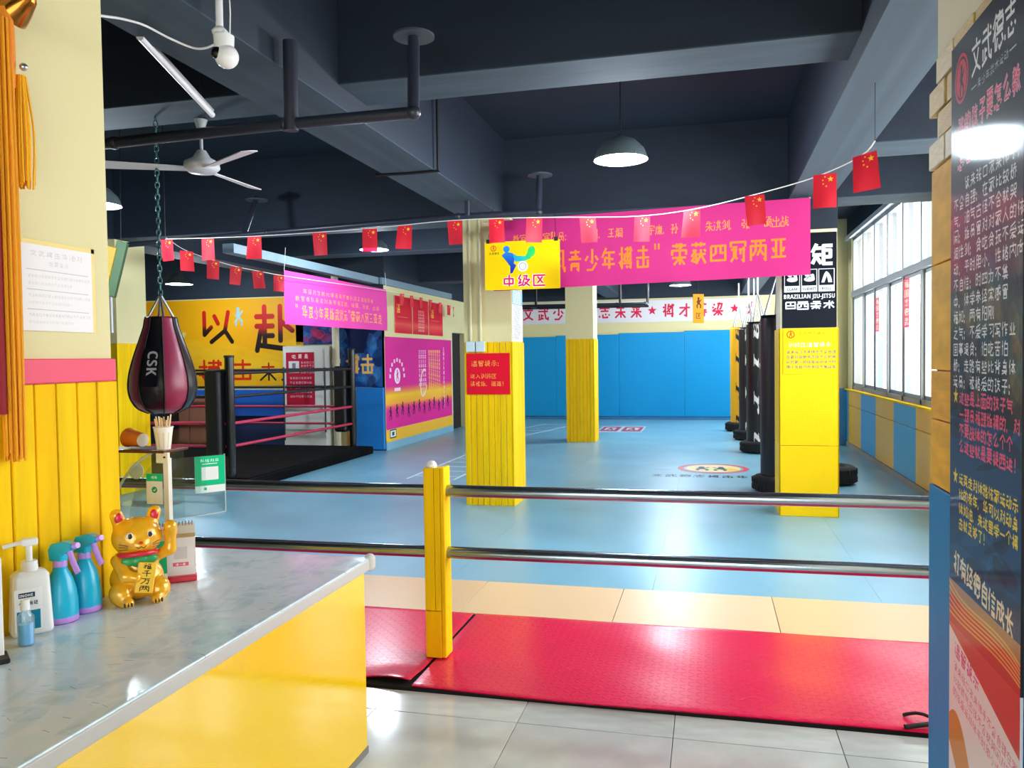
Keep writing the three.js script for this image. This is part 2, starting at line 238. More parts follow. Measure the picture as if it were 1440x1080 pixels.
// ---------------------------------------------------------------- walls
const SLAB = 4.05;
const wr = struct('wall_right', [box(WX, WX + 0.25, -0.2, SILL, FRONT, -BACK), box(WX, WX + 0.25, HEAD, SLAB, FRONT, -BACK), ...[[-FRONT, BAYS[0][0]], [BAYS[0][1], BAYS[1][0]], [BAYS[1][1], BAYS[2][0]], [BAYS[2][1], BACK]].map(([a, b]) => box(WX, WX + 0.25, SILL, HEAD, -a, -b))], MT.cream, 'window wall of the hall');
mesh('lintel_paint', box(WX - 0.012, WX, HEAD + 0.06, SLAB, -2.6, -BACK), MT.ceil, wr);
// coloured wall panels under the windows
const panelCols = [MT.yellowPaint, P('#f2b80e', 0.38), MT.bluePaint, P('#4aa6cf', 0.4)];
for (let k = 0; k < 15; k++) {
  const a = 3.25 + k * 1.195, b = a + 1.19, blue = k % 2 === 0 && k !== 4, m = panelCols[(blue ? 2 : 0) + (k >> 1) % 2];
  if (b > BACK) break;
  for (const [y0, y1] of [[0.09, 0.735], [0.745, SILL - 0.03]]) mesh('panel', rbox(WX - 0.022, WX, y0, y1, -a, -b, 0.004, 1), m, wr);
}
struct('baseboard_right', box(WX - 0.035, WX, 0, 0.085, -3.2, -BACK), M('#9b948c', 0.6), 'grey skirting under the coloured wall panels');
mesh('window_ledge', rbox(WX - 0.06, WX, SILL - 0.028, SILL, -2.9, -BACK, 0.004, 1), MT.yellow2, wr);
// piers on the window wall at the column rows
for (const d of [15.42]) {
  const p = struct('wall_pier', box(2.12, WX, 0, SLAB, -d, -d - 0.55), MT.cream, 'cream pier between two windows');
  mesh('panel', box(2.105, 2.12, 0.0, SILL, -d, -d - 0.55), MT.bluePaint, p); mesh('panel', box(2.105, WX, 0, SILL, -d + 0.015, -d), MT.bluePaint, p);
}
const alu = M('#90969a', 0.45);
BAYS.forEach(([a, b]) => {
  const w = struct('window_1', null, null, 'white framed window band with sliding lower panes'), fr = [], n = Math.round((b - a) / 0.97), s = (b - a) / n, X0 = WX + 0.02, X1 = WX + 0.14;
  fr.push(box(X0, X1, SILL, SILL + 0.06, -a, -b), box(X0, X1, HEAD - 0.06, HEAD, -a, -b), box(X0 - 0.03, X1, TRANSOM - 0.045, TRANSOM + 0.045, -a, -b));
  for (let k = 0; k <= n; k++) fr.push(box(X0, X1, SILL, HEAD, -(a + k * s) - 0.03, -(a + k * s) + 0.03));
  mesh('window_frame', fr, alu, w);
  for (let k = 0; k < n; k++) {
    const z0 = -(a + k * s), x = X0 + (k % 2 ? 0.012 : 0.035);
    const sash = mesh('sash', [box(x, x + 0.02, SILL + 0.06, SILL + 0.11, z0, z0 - s), box(x, x + 0.02, TRANSOM - 0.09, TRANSOM - 0.045, z0, z0 - s), box(x, x + 0.02, SILL + 0.06, TRANSOM - 0.05, z0, z0 - 0.06), box(x, x + 0.02, SILL + 0.06, TRANSOM - 0.05, z0 - s + 0.06, z0 - s)], alu, w);
    mesh('pane', box(x + 0.008, x + 0.012, SILL + 0.1, TRANSOM - 0.08, z0 - 0.05, z0 - s + 0.05), MT.glass, sash);
    mesh('pane', box(X0 + 0.03, X0 + 0.034, TRANSOM + 0.045, HEAD - 0.06, z0 - 0.03, z0 - s + 0.03), MT.glass, w);
  }
});
struct('trim_1', [rbox(WX - 0.05, WX + 0.06, HEAD - 0.005, HEAD + 0.07, -2.9, -BACK, 0.006, 1)], MT.white, 'white trim board along the window heads');
// back wall
const wb = struct('wall_back', box(FARL - 0.25, WX + 0.25, -0.2, SLAB, -BACK, -BACK - 0.25), MT.cream, 'far end wall of the hall');
mesh('dark_paint', box(LX, WX, 3.15, SLAB, -BACK + 0.01, -BACK), MT.ceil, wb);
struct('baseboard_back', box(LX, WX, 0, 0.07, -BACK + 0.11, -BACK), M('#2c6f9c', 0.5), 'blue skirting under the wall pad');
// left wall behind the training floor and the recess with the ring
const wl = struct('wall_left', [box(LX - 0.25, LX, -0.2, SLAB, -REC, -17.55), box(LX - 0.25, LX, 2.25, SLAB, -17.55, -18.6), box(LX - 0.25, LX, -0.2, SLAB, -18.6, -BACK)], MT.cream, 'left wall with posters');
mesh('dark_paint', box(LX, LX + 0.008, 3.0, SLAB, -REC, -BACK), MT.ceil, wl);
struct('door_1', box(LX - 0.2, LX - 0.15, 0, 2.25, -17.55, -18.6), M('#17120f', 0.6), 'near-black panel painted as the shade in a doorway of the poster wall');  // near-black panel paints the darkness of an open doorway
mesh('yellow_band', box(LX, LX + 0.006, 0.14, 0.36, -REC, -17.5), MT.yellowPaint, wl); mesh('blue_band', box(LX, LX + 0.012, 0, 0.14, -REC, -17.5), M('#7fb0c8', 0.5), wl);
const wrec = struct('wall_recess', box(FARL - 0.25, LX - 0.25, -0.2, SLAB, -REC, -REC - 0.25), MT.cream, 'end wall of the ring recess');
mesh('dark_paint', box(FARL, LX, 2.86, SLAB, -REC + 0.01, -REC), MT.ceil, wrec); mesh('wall_corner', box(LX - 0.25, LX, 0, 2.86, -REC + 0.0, -REC - 0.01), MT.cream, wrec);
mesh('blue_dado', box(FARL, -7.5, 0.0, 1.12, -REC + 0.01, -REC), M('#1a2a50', 0.6), wrec);
struct('wall_far_left', box(FARL - 0.25, FARL, -0.2, SLAB, FRONT, -REC), MT.cream, 'side wall of the ring recess');
// entrance wall behind the camera with a glazed shopfront
struct('wall_front', [box(FARL - 0.25, DOORX[0], -0.2, SLAB, FRONT, FRONT + 0.25), box(DOORX[1], WX + 0.25, -0.2, SLAB, FRONT, FRONT + 0.25), box(DOORX[0], DOORX[1], DOORTOP, SLAB, FRONT, FRONT + 0.25)], MT.cream, 'entrance wall');
const shop = struct('door_2', [0, 0.25, 0.5, 0.75, 1].map((t) => { const x = DOORX[0] + 0.03 + (DOORX[1] - DOORX[0] - 0.06) * t; return box(x - 0.03, x + 0.03, 0, DOORTOP, FRONT + 0.08, FRONT + 0.14); }).concat(box(DOORX[0], DOORX[1], DOORTOP - 0.06, DOORTOP, FRONT + 0.08, FRONT + 0.14)), MT.steel, 'glazed entrance doors');
for (let k = 0; k < 4; k++) { const w = (DOORX[1] - DOORX[0]) / 4, x = DOORX[0] + w * k; mesh('pane', box(x + 0.05, x + w - 0.05, 0.0, DOORTOP - 0.06, FRONT + 0.1, FRONT + 0.105), MT.glass, shop); }

// ---------------------------------------------------------------- ceiling and beams
struct('ceiling', box(FARL - 0.25, WX + 0.25, SLAB, SLAB + 0.2, FRONT + 0.25, -BACK - 0.25), MT.ceil, 'dark painted concrete slab');
function beam(x0, x1, y, d0, d1, label) {
  const b = struct('ceiling_beam', box(x0, x1, y + 0.008, SLAB, -d0, -d1), MT.beam, label);
  mesh('underside', box(x0, x1, y, y + 0.008, -d0, -d1), MT.under, b, 'grey unpainted underside');
}
const LONG = 3.2, rows = [1.84, 8.66, 15.46];
beam(-2.64, -2.19, LONG, -FRONT, BACK, 'long ceiling beam over the plank-clad columns'); beam(0.78, 1.18, LONG, -FRONT, BACK, 'long ceiling beam beside the windows');
beam(-7.75, -7.25, LONG, -FRONT, REC, 'long ceiling beam over the boxing ring');
for (const d of rows) for (const [a, b] of [[FARL, -7.75], [-7.25, -2.64], [-2.19, 0.78], [1.18, WX]]) if (d < REC || a > LX - 2) beam(Math.max(a, d > REC ? LX : a), b, LONG + 0.01, d, d + 0.5, 'cross beam on a column row');
for (const [a, b] of [[FARL, -7.75], [-7.25, -2.64], [-2.19, 0.78]]) beam(a, b, 3.33, 4.57, 4.99, 'cross beam between two column rows');
beam(1.18, WX, LONG, 6.45, 6.92, 'short cross beam running to the windows');
for (const [a, b] of [[-7.25, -2.64], [-2.19, 0.78]]) beam(a, b, 3.33, 11.8, 12.2, 'cross beam over the middle of the hall');

// ---------------------------------------------------------------- columns
function plankFace(parent, n, x0, x1, y0, y1, zf, axis = 'z', t = 0.014) {   // vertical boards over a face
  for (let k = 0; k < n; k++) {
    const a = x0 + (x1 - x0) * k / n, b = x0 + (x1 - x0) * (k + 1) / n, gap = (b - a) * 0.03 + 0.001, dt = t + rr(-0.002, 0.002), s = Math.sign(b - a);
    const g = axis === 'z' ? rbox(a + gap * s, b - gap * s, y0, y1, zf, zf + dt, 0.003, 1) : rbox(zf, zf + dt, y0, y1, a + gap * s, b - gap * s, 0.003, 1);
    mesh('plank', uvPlan(g, 1.0, axis === 'z' ? 0 : 2, 1), planks3[Math.floor(rnd() * 3)], parent);
  }
}
const cA = struct('column', box(-2.68, -2.13, 0, LONG, -8.66, -9.2), MT.cream, 'cream column clad in yellow boards, with a red notice');
plankFace(cA, 8, -2.68, -2.13, 0, 1.83, -8.66); plankFace(cA, 3, -8.645, -9.2, 0, 1.83, -2.13, 'x');
const cC = struct('column', box(-2.72, -2.18, 0, LONG, -15.46, -16.0), MT.cream, 'cream column clad in yellow boards in the middle of the training floor');
plankFace(cC, 8, -2.72, -2.18, 0, 2.0, -15.46); plankFace(cC, 3, -15.445, -16.0, 0, 2.0, -2.18, 'x');
const cB = struct('column', box(0.7, 1.24, 0, LONG, -8.6, -9.14), MT.creamFlat, 'column wrapped in yellow ribbed panels under a black poster');
mesh('dark_paint', box(0.694, 1.246, 2.9, LONG, -8.594, -9.146), MT.beam, cB);
const ribTex = canvas(256, 256, (c) => { c.fillStyle = '#808080'; c.fillRect(0, 0, 256, 256); for (let i = 0; i < 32; i++) { c.fillStyle = i % 2 ? '#909090' : '#606060'; c.fillRect(i * 8, 0, 5, 256); } c.fillStyle = 'rgba(40,40,40,.6)'; for (let j = 0; j < 16; j++) c.fillRect(0, j * 16, 256, 3); }, true); ribTex.colorSpace = THREE.NoColorSpace;
const ribbed = P('#ffd000', 0.5, { specularIntensity: 0.4, bumpMap: rep(ribTex, 3, 3), bumpScale: 0.002 });
for (const [y0, y1] of [[0, 0.72], [0.723, 1.91]]) {
  mesh('panel', uvPlan(rbox(0.683, 1.257, y0, y1, -8.6, -8.582, 0.006, 1), 1, 0, 1), ribbed, cB); mesh('panel', uvPlan(rbox(0.683, 0.7, y0, y1, -8.582, -9.14, 0.006, 1), 1, 2, 1), ribbed, cB); mesh('panel', rbox(1.24, 1.257, y0, y1, -8.582, -9.14, 0.006, 1), ribbed, cB);
}
const cD = struct('column', box(-7.75, -7.2, 0, LONG, -8.6, -9.15), MT.cream, 'column beside the boxing ring, yellow below');
plankFace(cD, 6, -7.75, -7.2, 0, 1.9, -8.6); plankFace(cD, 3, -8.585, -9.15, 0, 1.9, -7.2, 'x');
// near pillar on the counter side
const pL = struct('wall_pillar', box(-2.68, -2.13, -0.04, LONG, -1.75, -2.51), MT.cream, 'cream pillar with yellow boards beside the counter');
plankFace(pL, 8, -2.515, -1.78, -0.03, 1.585, -2.13, 'x', 0.012); plankFace(pL, 5, -2.68, -2.115, -0.03, 1.585, -2.524, 'z', 0.014);
// near pillar on the entrance side: stone tiles above, yellow tiles, blue board below
const pR = struct('wall_pillar', box(0.64, 1.25, -0.04, LONG, -1.2, -2.56), MT.creamFlat, 'tiled pillar that carries the long black poster');
const stone = ['#f0e4b8', '#e8c878', '#f5eeda', '#dfbb62', '#efdca8'].map((c) => M(c, 0.5, { map: texScuff, bumpMap: bumpFine, bumpScale: 0.004 }));
for (let r = 0; r < 4; r++) for (let k = 0; k < 4; k++) { const y0 = 2.17 + r * 0.075, a = 2.57 - k * 0.16 - (r % 2) * 0.08; mesh('stone_tile', rbox(0.624 - rnd() * 0.006, 0.64, y0 + 0.002, y0 + 0.073, -Math.min(a, 2.565), -(a - 0.157), 0.003, 1), stone[(r * 3 + k * 2) % 5], pR); }
for (const [y0, y1, m] of [[1.9, 2.168, 0], [1.6, 1.897, 1], [1.46, 1.597, 2], [1.27, 1.457, 0]]) mesh('tile', rbox(0.626, 0.64, y0, y1, -2.565, -2.0, 0.003, 1), [M('#ffc41a', 0.7, { map: texPlaster }), M('#ffc81e', 0.7, { map: texPlaster }), M('#fcbe14', 0.7, { map: texPlaster })][m], pR);
mesh('blue_board', rbox(0.622, 0.64, -0.03, 1.267, -2.567, -1.2, 0.003, 1), P('#0f84cc', 0.5, { specularIntensity: 0.4, bumpMap: bumpFine, bumpScale: 0.0015 }), pR);
// ---------------------------------------------------------------- flat print: a thin sheet with its print on one face
function sheet(name, w, h, tex, { t = 0.004, back = '#d8d8d8', rough = 0.5, clear = 0 } = {}, parent, label) {
  const face = P('#ffffff', rough, { map: tex, specularIntensity: 0.3, clearcoat: clear, clearcoatRoughness: 0.08 }), side = M(back, 0.7);
  return mesh(name, new THREE.BoxGeometry(w, h, t), [side, side, side, side, face, side], parent, label);
}
function poster(name, label, category, w, h, tex, pos, turn = 0, o = {}, group) {
  const m = sheet(name, w, h, tex, o); m.position.set(...pos); m.rotation.y = turn; return tag(m, label, category, group);
}
const fill = (c, col, x, y, w, h) => { c.fillStyle = col; c.fillRect(x, y, w, h); };
const grad = (c, x0, y0, x1, y1, ...stops) => { const g = c.createLinearGradient(x0, y0, x1, y1); stops.forEach(([t, col]) => g.addColorStop(t, col)); return g; };
function textLines(c, str, x, y, w, h, cols, lines, color, o = {}) { let k = 0; for (let j = 0; j < lines; j++) { let s = ''; for (let i = 0; i < cols; i++) s += str[k++ % str.length]; write(c, s, x, y + j * h * (o.lead ?? 1.5), w, h, color, o); } }
const BODY = '饭来张口衣来伸手不会自理在家比较娇气古怪不合就哭闹对家人的依爱运动体平时胆小性格内向自信不集经常感冒有阳刚之气不爱学习写作业怕吃苦事退走路有些身体背被的孩子';
// a standing fighter in silhouette, for printed posters
function fighter(c, x, y, s, col, flip = 1) {
  c.save(); c.translate(x, y); c.scale(s * flip, s); c.fillStyle = c.strokeStyle = col; c.lineCap = 'round'; c.lineJoin = 'round';
  c.beginPath(); c.arc(0, -86, 11, 0, 7); c.fill();
  const l = (w, ...p) => { c.lineWidth = w; c.beginPath(); p.forEach(([a, b], i) => c[i ? 'lineTo' : 'moveTo'](a, b)); c.stroke(); };
  l(24, [0, -66], [2, -40]); l(9, [-6, -68], [16, -58], [26, -74]); l(9, [4, -66], [-16, -52], [-4, -40]); l(12, [-2, -38], [-16, -20], [-12, 0]); l(12, [6, -38], [22, -22], [20, 0]);
  c.restore();
}

// ---------------------------------------------------------------- railing between entrance and training floor
const rail = thing('railing', 'grey pipe railing with a board-clad yellow post across the hall', 'railing', [-1.47, 0, -4.2]);
const pipeTex = noiseTex(256, 3, 14, 190, 250, 4);
const pipeMat = M('#b4c4d2', 0.2, { metalness: 0.95, map: pipeTex });
const pipe = (x0, x1, y0, y1, r) => mesh('pipe', rod([x0, y0, 0], [x1, y1, 0], r, 24), pipeMat, rail, 'worn grey metal pipe');
pipe(-3.2, 3.85, 0.917, 0.93, 0.033); pipe(-3.2, 3.85, 0.562, 0.602, 0.033);
for (const x of [3.72, -3.1]) mesh('wall_socket', rod([x, 0.008, 0], [x, 1.02, 0], 0.035, 16), pipeMat, rail);
const post = mesh('post', box(-0.05, 0.05, 0.008, 1.05, -0.05, 0.05), MT.yellow3, rail, 'yellow post');
for (const [a, b] of [[-0.056, 0.0], [0.002, 0.034]]) { mesh('board', uvPlan(rbox(a, b, 0.27, 1.055, 0.05, 0.062, 0.003, 1), 1, 0, 1), planks3[1], post); }
for (const [a, b] of [[-0.056, 0.034]]) mesh('board', uvPlan(rbox(a, b, 0.009, 0.265, 0.05, 0.066, 0.003, 1), 1, 0, 1), planks3[2], post);
mesh('board', uvPlan(rbox(0.036, 0.06, 0.009, 1.058, -0.05, 0.06, 0.006, 2), 1, 2, 1), MT.yellow2, post);
mesh('board', uvPlan(rbox(-0.062, -0.052, 0.009, 1.05, -0.05, 0.05, 0.003, 1), 1, 2, 1), planks3[0], post);
mesh('end_cap', (() => { const g = new THREE.SphereGeometry(0.03, 16, 12); g.translate(-0.03, 1.06, 0); return g; })(), MT.whiteGloss, rail, 'white rounded cap on the post');

// ---------------------------------------------------------------- counter
const CY = 0.814;
const marble = canvas(1024, 1024, (c) => {
  fill(c, '#d9e9ef', 0, 0, 1024, 1024);
  for (let i = 0; i < 260; i++) { c.fillStyle = ['rgba(225,235,236,.3)', 'rgba(130,170,185,.12)', 'rgba(90,150,170,.09)', 'rgba(235,235,232,.25)'][i % 4]; c.beginPath(); c.ellipse(rnd() * 1024, rnd() * 1024, rr(20, 120), rr(8, 40), rr(0, 3), 0, 7); c.fill(); }
  for (let i = 0; i < 120; i++) { c.strokeStyle = ['rgba(250,250,250,.75)', 'rgba(60,110,130,.5)'][i % 2]; c.lineWidth = rr(1, 3.5); const x = rnd() * 1024, y = rnd() * 1024, a = rr(-0.5, 0.5), l = rr(8, 46); c.beginPath(); c.moveTo(x, y); c.lineTo(x + Math.cos(a) * l, y + Math.sin(a) * l); c.stroke(); }
}, true);
const wrinkle = noiseTex(512, 7, 7, 60, 200, 5, false);
const counter = thing('reception_counter', 'yellow reception counter with a pale marbled top', 'counter', [0, 0, 0]);
const topShape = new THREE.Shape(); [[-1.405, -0.3], [-1.405, -3.135], [-2.95, -3.165], [-2.95, -2.53], [-2.108, -2.53], [-2.108, -0.3]].forEach(([x, z], i) => topShape[i ? 'lineTo' : 'moveTo'](x, -z));
const topGeo = new THREE.ExtrudeGeometry(topShape, { depth: 0.03, bevelEnabled: true, bevelThickness: 0.004, bevelSize: 0.004, bevelSegments: 2 }); topGeo.rotateX(-Math.PI / 2); topGeo.translate(0, CY - 0.034, 0);
mesh('worktop', uvPlan(topGeo, 1.1), P('#ffffff', 0.18, { map: marble, bumpMap: wrinkle, bumpScale: 0.003 }), counter, 'pale blue-grey marbled worktop under a glossy film');
mesh('edge_strip', [rbox(-1.412, -1.398, CY - 0.05, CY - 0.006, -3.14, -0.3, 0.005, 2), rbox(-2.95, -1.405, CY - 0.05, CY - 0.006, -3.152, -3.138, 0.005, 2)], M('#c9c6c0', 0.35), counter, 'grey edging strip');
mesh('front_panel', rbox(-1.445, -1.42, -0.018, CY - 0.034, -3.115, -0.3, 0.004, 1), P('#fccf00', 0.13, { clearcoat: 0.6, clearcoatRoughness: 0.06 }), counter, 'glossy yellow front panel');
mesh('end_panel', rbox(-2.9, -1.445, -0.018, CY - 0.034, -3.115, -3.09, 0.004, 1), P('#fccf00', 0.2), counter);
mesh('body', [box(-2.09, -1.445, -0.018, CY - 0.034, -3.09, -2.55), box(-2.09, -1.445, -0.018, CY - 0.034, -2.55, -0.3), box(-2.9, -2.09, -0.018, CY - 0.034, -3.09, -2.56)], P('#fccf00', 0.2), counter);
mesh('kick_strip', box(-1.43, -1.417, -0.018, 0.012, -3.118, -0.3), M('#7d7a72', 0.5), counter);
mesh('corner_guard', (() => { const g = new THREE.CapsuleGeometry(0.024, 0.028, 6, 16); g.translate(-1.405, CY - 0.022, -3.14); return g; })(), P('#f2efe8', 0.2, { transmission: 0.35, thickness: 0 }), counter, 'milky plastic corner guard');

// ---------------------------------------------------------------- things on the counter
const pump = thing('pump_bottle', 'square white pump bottle with a blue label on the counter', 'bottle', [-2.055, CY, -2.045], 0.95);
mesh('bottle', (() => { const g = rbox(-0.058, 0.058, 0, 0.2, -0.036, 0.036, 0.016, 4); const p = g.attributes.position; for (let i = 0; i < p.count; i++) { const y = p.getY(i); if (y > 0.15) { const k = 1 - 0.5 * ((y - 0.15) / 0.05) ** 2 * 0.6; p.setX(i, p.getX(i) * k); p.setZ(i, p.getZ(i) * k); } } g.computeVertexNormals(); return g; })(), MT.whiteGloss, pump);
mesh('collar', [new THREE.CylinderGeometry(0.022, 0.024, 0.03, 24).translate(0, 0.213, 0)], MT.white, pump);
mesh('pump_head', [rod([0, 0.22, 0], [0, 0.285, 0], 0.009), rbox(-0.022, 0.024, 0.275, 0.298, -0.014, 0.014, 0.006, 3), rod([-0.015, 0.288, 0], [-0.07, 0.28, 0], 0.007)], MT.white, pump);
const lab1 = sheet('label', 0.075, 0.13, canvas(256, 440, (c) => { fill(c, '#f4f6f6', 0, 0, 256, 440); fill(c, '#1e3656', 40, 40, 150, 52); c.fillStyle = '#fff'; c.font = 'bold 40px sans-serif'; c.fillText('INOHE', 46, 82); write(c, '手部抑菌', 40, 130, 40, 44, '#27405c', { weight: 0.14 }); fill(c, '#1d86a8', 20, 230, 216, 200); fill(c, '#d8e9ec', 60, 260, 90, 160); c.fillStyle = '#fff'; c.beginPath(); c.arc(105, 262, 46, 0, 7); c.fill(); }), { t: 0.001 }, pump); lab1.position.set(-0.012, 0.085, 0.0365);
const small = thing('spray_vial', 'small clear bottle with blue liquid beside the white pump bottle', 'bottle', [-1.985, CY, -1.955]);
mesh('vial', lathe([[0, 0], [0.022, 0.001], [0.023, 0.01], [0.023, 0.085], [0.012, 0.1], [0.011, 0.11]], 24), P('#dff2fb', 0.05, { transmission: 0.85, thickness: 0 }), small);
mesh('liquid', new THREE.CylinderGeometry(0.02, 0.02, 0.06, 20).translate(0, 0.034, 0), P('#58b9e8', 0.1), small); mesh('cap', new THREE.CylinderGeometry(0.012, 0.013, 0.03, 20).translate(0, 0.122, 0), MT.whiteGloss, small);
const stand0 = thing('sign_stand', 'tall white sign stand on a dark foot at the counter edge', 'sign', [-1.99, CY, -1.8], 0.9);
mesh('board', rbox(-0.06, 0.06, 0.012, 0.29, -0.006, 0.006, 0.003, 1), MT.whiteGloss, stand0); mesh('foot', rbox(-0.07, 0.07, 0, 0.014, -0.035, 0.05, 0.004, 1), MT.black, stand0);
function sprayer(label, x, z, turn) {
  const s = thing('spray_bottle', label, 'bottle', [x, CY, z], turn, 'turquoise spray bottles on the counter');
  const teal = P('#12b4d8', 0.28), lilac = P('#c08fe0', 0.35);
  mesh('bottle', lathe([[0, 0.004], [0.047, 0.004], [0.05, 0.02], [0.05, 0.06], [0.046, 0.1], [0.036, 0.14], [0.022, 0.17], [0.018, 0.185], [0, 0.186]], 32), teal, s);
  mesh('base_ring', lathe([[0, 0], [0.048, 0], [0.0505, 0.006], [0.0505, 0.02], [0.049, 0.022]], 32), lilac, s, 'lilac base ring'); mesh('collar', new THREE.CylinderGeometry(0.02, 0.022, 0.02, 24).translate(0, 0.19, 0), lilac, s, 'lilac screw collar');
  const head = new THREE.Shape(); [[-0.03, 0.2], [0.016, 0.2], [0.02, 0.222], [0.062, 0.242], [0.066, 0.256], [0.03, 0.262], [-0.02, 0.25], [-0.034, 0.232]].forEach(([x2, y], i) => head[i ? 'lineTo' : 'moveTo'](x2, y));
  const hg = new THREE.ExtrudeGeometry(head, { depth: 0.022, bevelEnabled: true, bevelThickness: 0.004, bevelSize: 0.003, bevelSegments: 3 }); hg.translate(0, 0, -0.011);
  mesh('spray_head', hg, teal, s); mesh('nozzle', rod([0.06, 0.25, 0], [0.084, 0.255, 0], 0.011, 16, 0.009), lilac, s, 'lilac nozzle');
  mesh('trigger', tube([[0.04, 0.238, 0], [0.05, 0.22, 0], [0.062, 0.195, 0], [0.08, 0.165, 0]], 0.009, 16, 8), lilac, s, 'lilac trigger');
}
sprayer('turquoise spray bottle with lilac trigger next to the white pump bottle', -2.055, -2.165, -0.15); sprayer('turquoise spray bottle with lilac trigger next to the golden cat', -2.06, -2.275, -0.15);

// golden beckoning cat: one continuous body from blended balls and capsules
{
  const cat = thing('lucky_cat', 'golden ceramic beckoning cat figurine on the counter', 'figurine', [-1.975, CY, -2.425], 0.85);
  const N = 72, mc = new MarchingCubes(N, new THREE.MeshStandardMaterial(), false, false, 60000), S = 0.185;   // cube of half size S centred at y = S
  const prim = [['e', 0, 0.075, -0.005, 0.088, 0.075, 0.078], ['e', 0, 0.13, 0, 0.066, 0.07, 0.06], ['e', 0, 0.225, 0.012, 0.082, 0.07, 0.068], ['e', -0.06, 0.04, 0.045, 0.04, 0.042, 0.045], ['e', 0.06, 0.04, 0.045, 0.04, 0.042, 0.045],
    ['c', -0.055, 0.012, 0.075, -0.045, 0.014, 0.092, 0.018], ['c', 0.055, 0.012, 0.075, 0.045, 0.014, 0.092, 0.018], ['c', -0.066, 0.15, 0.02, -0.05, 0.105, 0.075, 0.022], ['c', -0.05, 0.105, 0.075, -0.02, 0.098, 0.088, 0.018],
    ['c', 0.07, 0.15, 0.01, 0.105, 0.17, 0.03, 0.02], ['c', 0.105, 0.17, 0.03, 0.108, 0.235, 0.035, 0.019], ['c', 0.108, 0.24, 0.035, 0.104, 0.255, 0.05, 0.022],
    ['c', -0.052, 0.27, 0.0, -0.062, 0.305, 0.0, 0.022], ['c', 0.052, 0.27, 0.0, 0.062, 0.305, 0.0, 0.022], ['e', 0, 0.205, 0.074, 0.026, 0.018, 0.016]];
  const sd = (x, y, z) => {
    let d = 1;
    for (const q of prim) {
      let e;
      if (q[0] === 'e') { const a = (x - q[1]) / q[4], b = (y - q[2]) / q[5], c = (z - q[3]) / q[6]; e = (Math.sqrt(a * a + b * b + c * c) - 1) * Math.min(q[4], q[5], q[6]); }
      else { const ax = q[4] - q[1], ay = q[5] - q[2], az = q[6] - q[3], px = x - q[1], py = y - q[2], pz = z - q[3], t = Math.min(1, Math.max(0, (px * ax + py * ay + pz * az) / (ax * ax + ay * ay + az * az))); e = Math.hypot(px - ax * t, py - ay * t, pz - az * t) - q[7]; }
      const k = 0.012, h = Math.max(k - Math.abs(d - e), 0) / k; d = Math.min(d, e) - h * h * k * 0.25;
    }
    return Math.max(d, -y);
  };
  for (let k = 0; k < N; k++) for (let j = 0; j < N; j++) for (let i = 0; i < N; i++) mc.field[k * N * N + j * N + i] = -sd((i / N * 2 - 1) * S, (j / N * 2 - 1) * S + S - 0.015, (k / N * 2 - 1) * S);
  mc.isolation = 0; mc.update();
  const g = new THREE.BufferGeometry(); g.setAttribute('position', new THREE.BufferAttribute(mc.positionArray.slice(0, mc.count * 3), 3)); g.setAttribute('normal', new THREE.BufferAttribute(mc.normalArray.slice(0, mc.count * 3), 3));
  g.scale(S, S, S); g.translate(0, S - 0.015, 0);
  mesh('body', g, P('#f7b31c', 0.22, { metalness: 0.12, clearcoat: 0.5, clearcoatRoughness: 0.1 }), cat);
  const redG = P('#d8263a', 0.25), dark = P('#1a1410', 0.3), green = P('#2f9a55', 0.3);
  const ell = (x, y, z, a, b, c) => { const e = new THREE.SphereGeometry(1, 20, 14); e.scale(a, b, c); e.translate(x, y, z); return e; };
  for (const s of [-1, 1]) { mesh('inner_ear', ell(s * 0.058, 0.296, 0.017, 0.014, 0.02, 0.008), redG, cat, 'red inner ear'); const eye = mesh('eye', ell(s * 0.032, 0.24, 0.07, 0.013, 0.012, 0.008), P('#f6ead0', 0.2), cat); mesh('pupil', ell(s * 0.032, 0.24, 0.076, 0.007, 0.009, 0.004), dark, eye); mesh('whiskers', [0, 1, 2].map((k) => rod([s * 0.04, 0.207 - k * 0.006, 0.078 - k * 0.001], [s * 0.066, 0.214 - k * 0.01, 0.063], 0.0012, 6)), dark, cat); mesh('claws', [0, 1, 2].map((k) => ell(s * (0.038 + k * 0.011), 0.012, 0.109 - k * 0.002, 0.003, 0.008, 0.004)), dark, cat); }
  mesh('nose', ell(0, 0.216, 0.089, 0.007, 0.005, 0.004), redG, cat, 'red nose'); mesh('mouth', [tube([[-0.016, 0.203, 0.087], [-0.008, 0.197, 0.09], [0, 0.204, 0.091]], 0.0012, 8, 6), tube([[0.016, 0.203, 0.087], [0.008, 0.197, 0.09], [0, 0.204, 0.091]], 0.0012, 8, 6)], dark, cat);
  const collar = new THREE.TorusGeometry(0.063, 0.009, 12, 40); collar.rotateX(Math.PI / 2 - 0.15); collar.translate(0, 0.165, 0.01); mesh('collar', collar, redG, cat, 'red collar');
  mesh('bib', [ell(-0.03, 0.15, 0.053, 0.03, 0.018, 0.014), ell(0.03, 0.15, 0.053, 0.03, 0.018, 0.014), ell(0, 0.147, 0.058, 0.032, 0.022, 0.012)], green, cat, 'green bib');
  const ct = canvas(256, 512, (c) => { fill(c, '#f2c23c', 0, 0, 256, 512); write(c, '千万两', 58, 130, 140, 110, '#1a1208', { weight: 0.12, down: true, step: 125 }); write(c, '福', 68, 10, 120, 100, '#1a1208', { weight: 0.11 }); });
